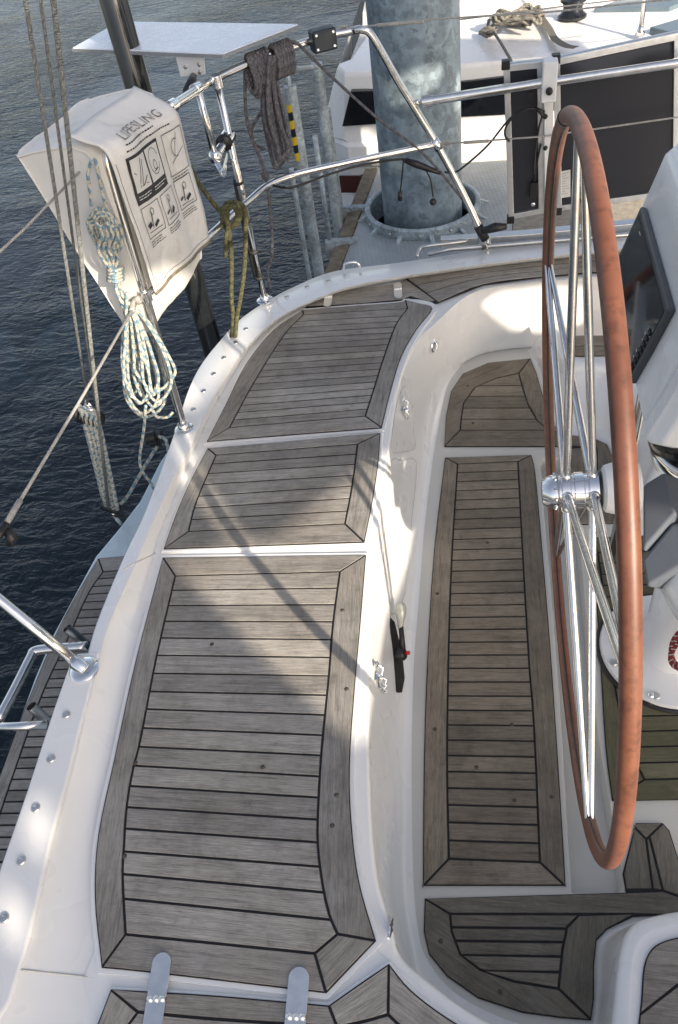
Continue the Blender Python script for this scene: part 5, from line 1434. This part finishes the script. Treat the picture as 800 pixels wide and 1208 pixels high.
# red rope bag by the pedestal
mb = MB()
for k in range(3):
    c = P(812+k*2, 765, .28+.02*k); mb.tube([c+V((.042*cos(a), .025*sin(a)*(1+.2*k), .058*sin(a+.6*k))) for a in [2*pi*q/24 for q in range(25)]], .0065, 10)
tag(mb.build('red_rope', ROPER, None, loc=tuple(P(800, 765, .28))), 'dark red flecked rope coiled beside the white pedestal', 'rope')

# ------------------------------------------------------------------ added sun blocker out of view, openings shaped to leave the sunlit patches
SUN = V((.60, -.65, .46)).normalized()
XA = 2.6
def toA(p): t = (XA-p.x)/SUN.x; q = p+SUN*t; return (q.y, q.z)
holes = []
def hole(pts): holes.append([toA(p) for p in pts])
hole([P(x, y, ZS) for x, y in [(196,662),(212,655),(330,628),(395,575),(430,545),(470,535),(540,560),(560,640),(545,720),(500,800),(440,868),(408,872),(370,830),(300,765),(245,706)]])
hole([surf(x, y)[0] for x, y in [(447,585),(462,560),(480,548),(493,552),(492,600),(484,650),(470,700),(452,735),(445,780),(434,835),(428,800),(434,740),(440,660)]])
hole([PY(x, y, 2.93) for x, y in [(566,358),(590,346),(650,338),(705,338),(705,380),(660,392),(610,388)]])
hole([wpt(radians(a), WR+.05) for a in range(-98, 62, 8)]+[wpt(radians(a), WR-.04) for a in range(54, -100, -8)])
hole([PX(x, y, -1.08) for x, y in [(62,262),(150,335),(175,322),(205,335),(262,300),(285,345),(255,420),(215,480),(170,488),(140,484),(110,500),(80,500),(60,380)]])
hole([P(x, y, ZG) for x, y in [(38,952),(62,946),(54,1000),(28,992)]])
hole([P(x, y, ZG) for x, y in [(8,1050),(34,1078),(26,1110),(-4,1090)]])
hole([PY(x, y, 4.5) for x, y in [(442,100),(520,78),(512,100),(478,130),(456,128)]])
lets = [PY(x, y, YN) for x, y in [(398,192),(402,160),(440,148),(452,160),(520,140),(600,133),(640,150),(620,192),(520,196)]]
hole(lets)
hole([PY(x, y, YS) for x, y in [(660,64),(830,22),(830,60),(760,64),(700,98)]])
from mathutils.geometry import convex_hull_2d
samp = [V((p.x, p.y, p.z)) for p in chains[4]]+[P(-60, 1300, 0.4), P(0, 600, -.1), P(0, 1000, -.1), P(60, 300, .3), V((-1.3, 2.0, 1.4)), V((-1.0, 2.7, 1.42)), P(70, 700, .4), V((.7, 3.2, .4)), V((.7, 3.2, 1.2)), V((-.1, 4.5, 1.6)), V((-.6, 4.6, 1.7)), V((.7, YN, .45)), V((-.9, YN, .45)), V((-.9, 4.2, -.2)), V((.2, 1.2, 1.75)), V((.9, 1.2, 1.6)), V((1.0, .3, .2)), V((1.2, 2.0, .5)), V((1.0, .2, .0))]
samp = [p for p in samp if p.x < 1.6 and p.y > -.2]
pr2 = [V(toA(p)) for p in samp]
hl = [pr2[i] for i in convex_hull_2d(pr2)]
cc_ = sum(hl, V((0, 0)))/len(hl)
outer = [(cc_.x+(p.x-cc_.x)*1.04, cc_.y+(p.y-cc_.y)*1.04) for p in hl]
from mathutils.geometry import delaunay_2d_cdt
vc = []; ed = []
for lp in [outer]+holes:
    b0 = len(vc); vc += [V((p[0], p[1])) for p in lp]; ed += [(b0+k, b0+(k+1) % len(lp)) for k in range(len(lp))]
rv, re_, rf = delaunay_2d_cdt(vc, ed, [], 0, 1e-5)[:3]
def inside(p, poly):
    c = False; n = len(poly)
    for k in range(n):
        x0, y0 = poly[k][0], poly[k][1]; x1, y1 = poly[k-1][0], poly[k-1][1]
        if (y0 > p[1]) != (y1 > p[1]) and p[0] < (x1-x0)*(p[1]-y0)/(y1-y0)+x0: c = not c
    return c
keep = []
for f in rf:
    c = sum((rv[k] for k in f), V((0, 0)))/len(f)
    if inside(c, outer) and not any(inside(c, h) for h in holes): keep.append(list(f))
mb = MB(); mb.add([(XA, p.x, p.y) for p in rv], keep)
BLOCKER = canvas_mat('sun_blocker_cloth', (.78, .77, .74), .15)
ao = mb.build('sun_blocker', BLOCKER, None, loc=(XA, -1, 1.5)); tag(ao, 'unseen white sun blocking sheet added right of the cockpit, openings shaped for the sunlit patches', 'sun blocker')
# ------------------------------------------------------------------ light

el = math.asin(SUN.z); az = atan2(SUN.x, SUN.y)
w = bpy.data.worlds.new('World'); scene.world = w; w.use_nodes = True
nt = w.node_tree; bg = nt.nodes['Background']
sky = nt.nodes.new('ShaderNodeTexSky'); sky.sky_type = 'NISHITA'; sky.sun_disc = False
sky.sun_elevation = el; sky.sun_rotation = az; sky.air_density = 1.0; sky.dust_density = 2.5; sky.ozone_density = 1.0
hs = nt.nodes.new('ShaderNodeHueSaturation'); hs.inputs['Saturation'].default_value = .72; nt.links.new(sky.outputs[0], hs.inputs['Color']); wb = mixc(nt, 1.0, hs.outputs[0], (1.06, 1.0, .96), 'MULTIPLY'); nt.links.new(wb, bg.inputs['Color']); bg.inputs['Strength'].default_value = .24
sd = bpy.data.lights.new('sun', 'SUN'); sd.energy = 8.5; sd.angle = radians(.6); sd.color = (1.0, .87, .70)
so = bpy.data.objects.new('sun', sd); COL.objects.link(so); so.rotation_euler = SUN.to_track_quat('Z', 'Y').to_euler()
scene.view_settings.view_transform = 'Standard'; scene.view_settings.look = 'None'; scene.view_settings.exposure = 0; scene.view_settings.gamma = 1
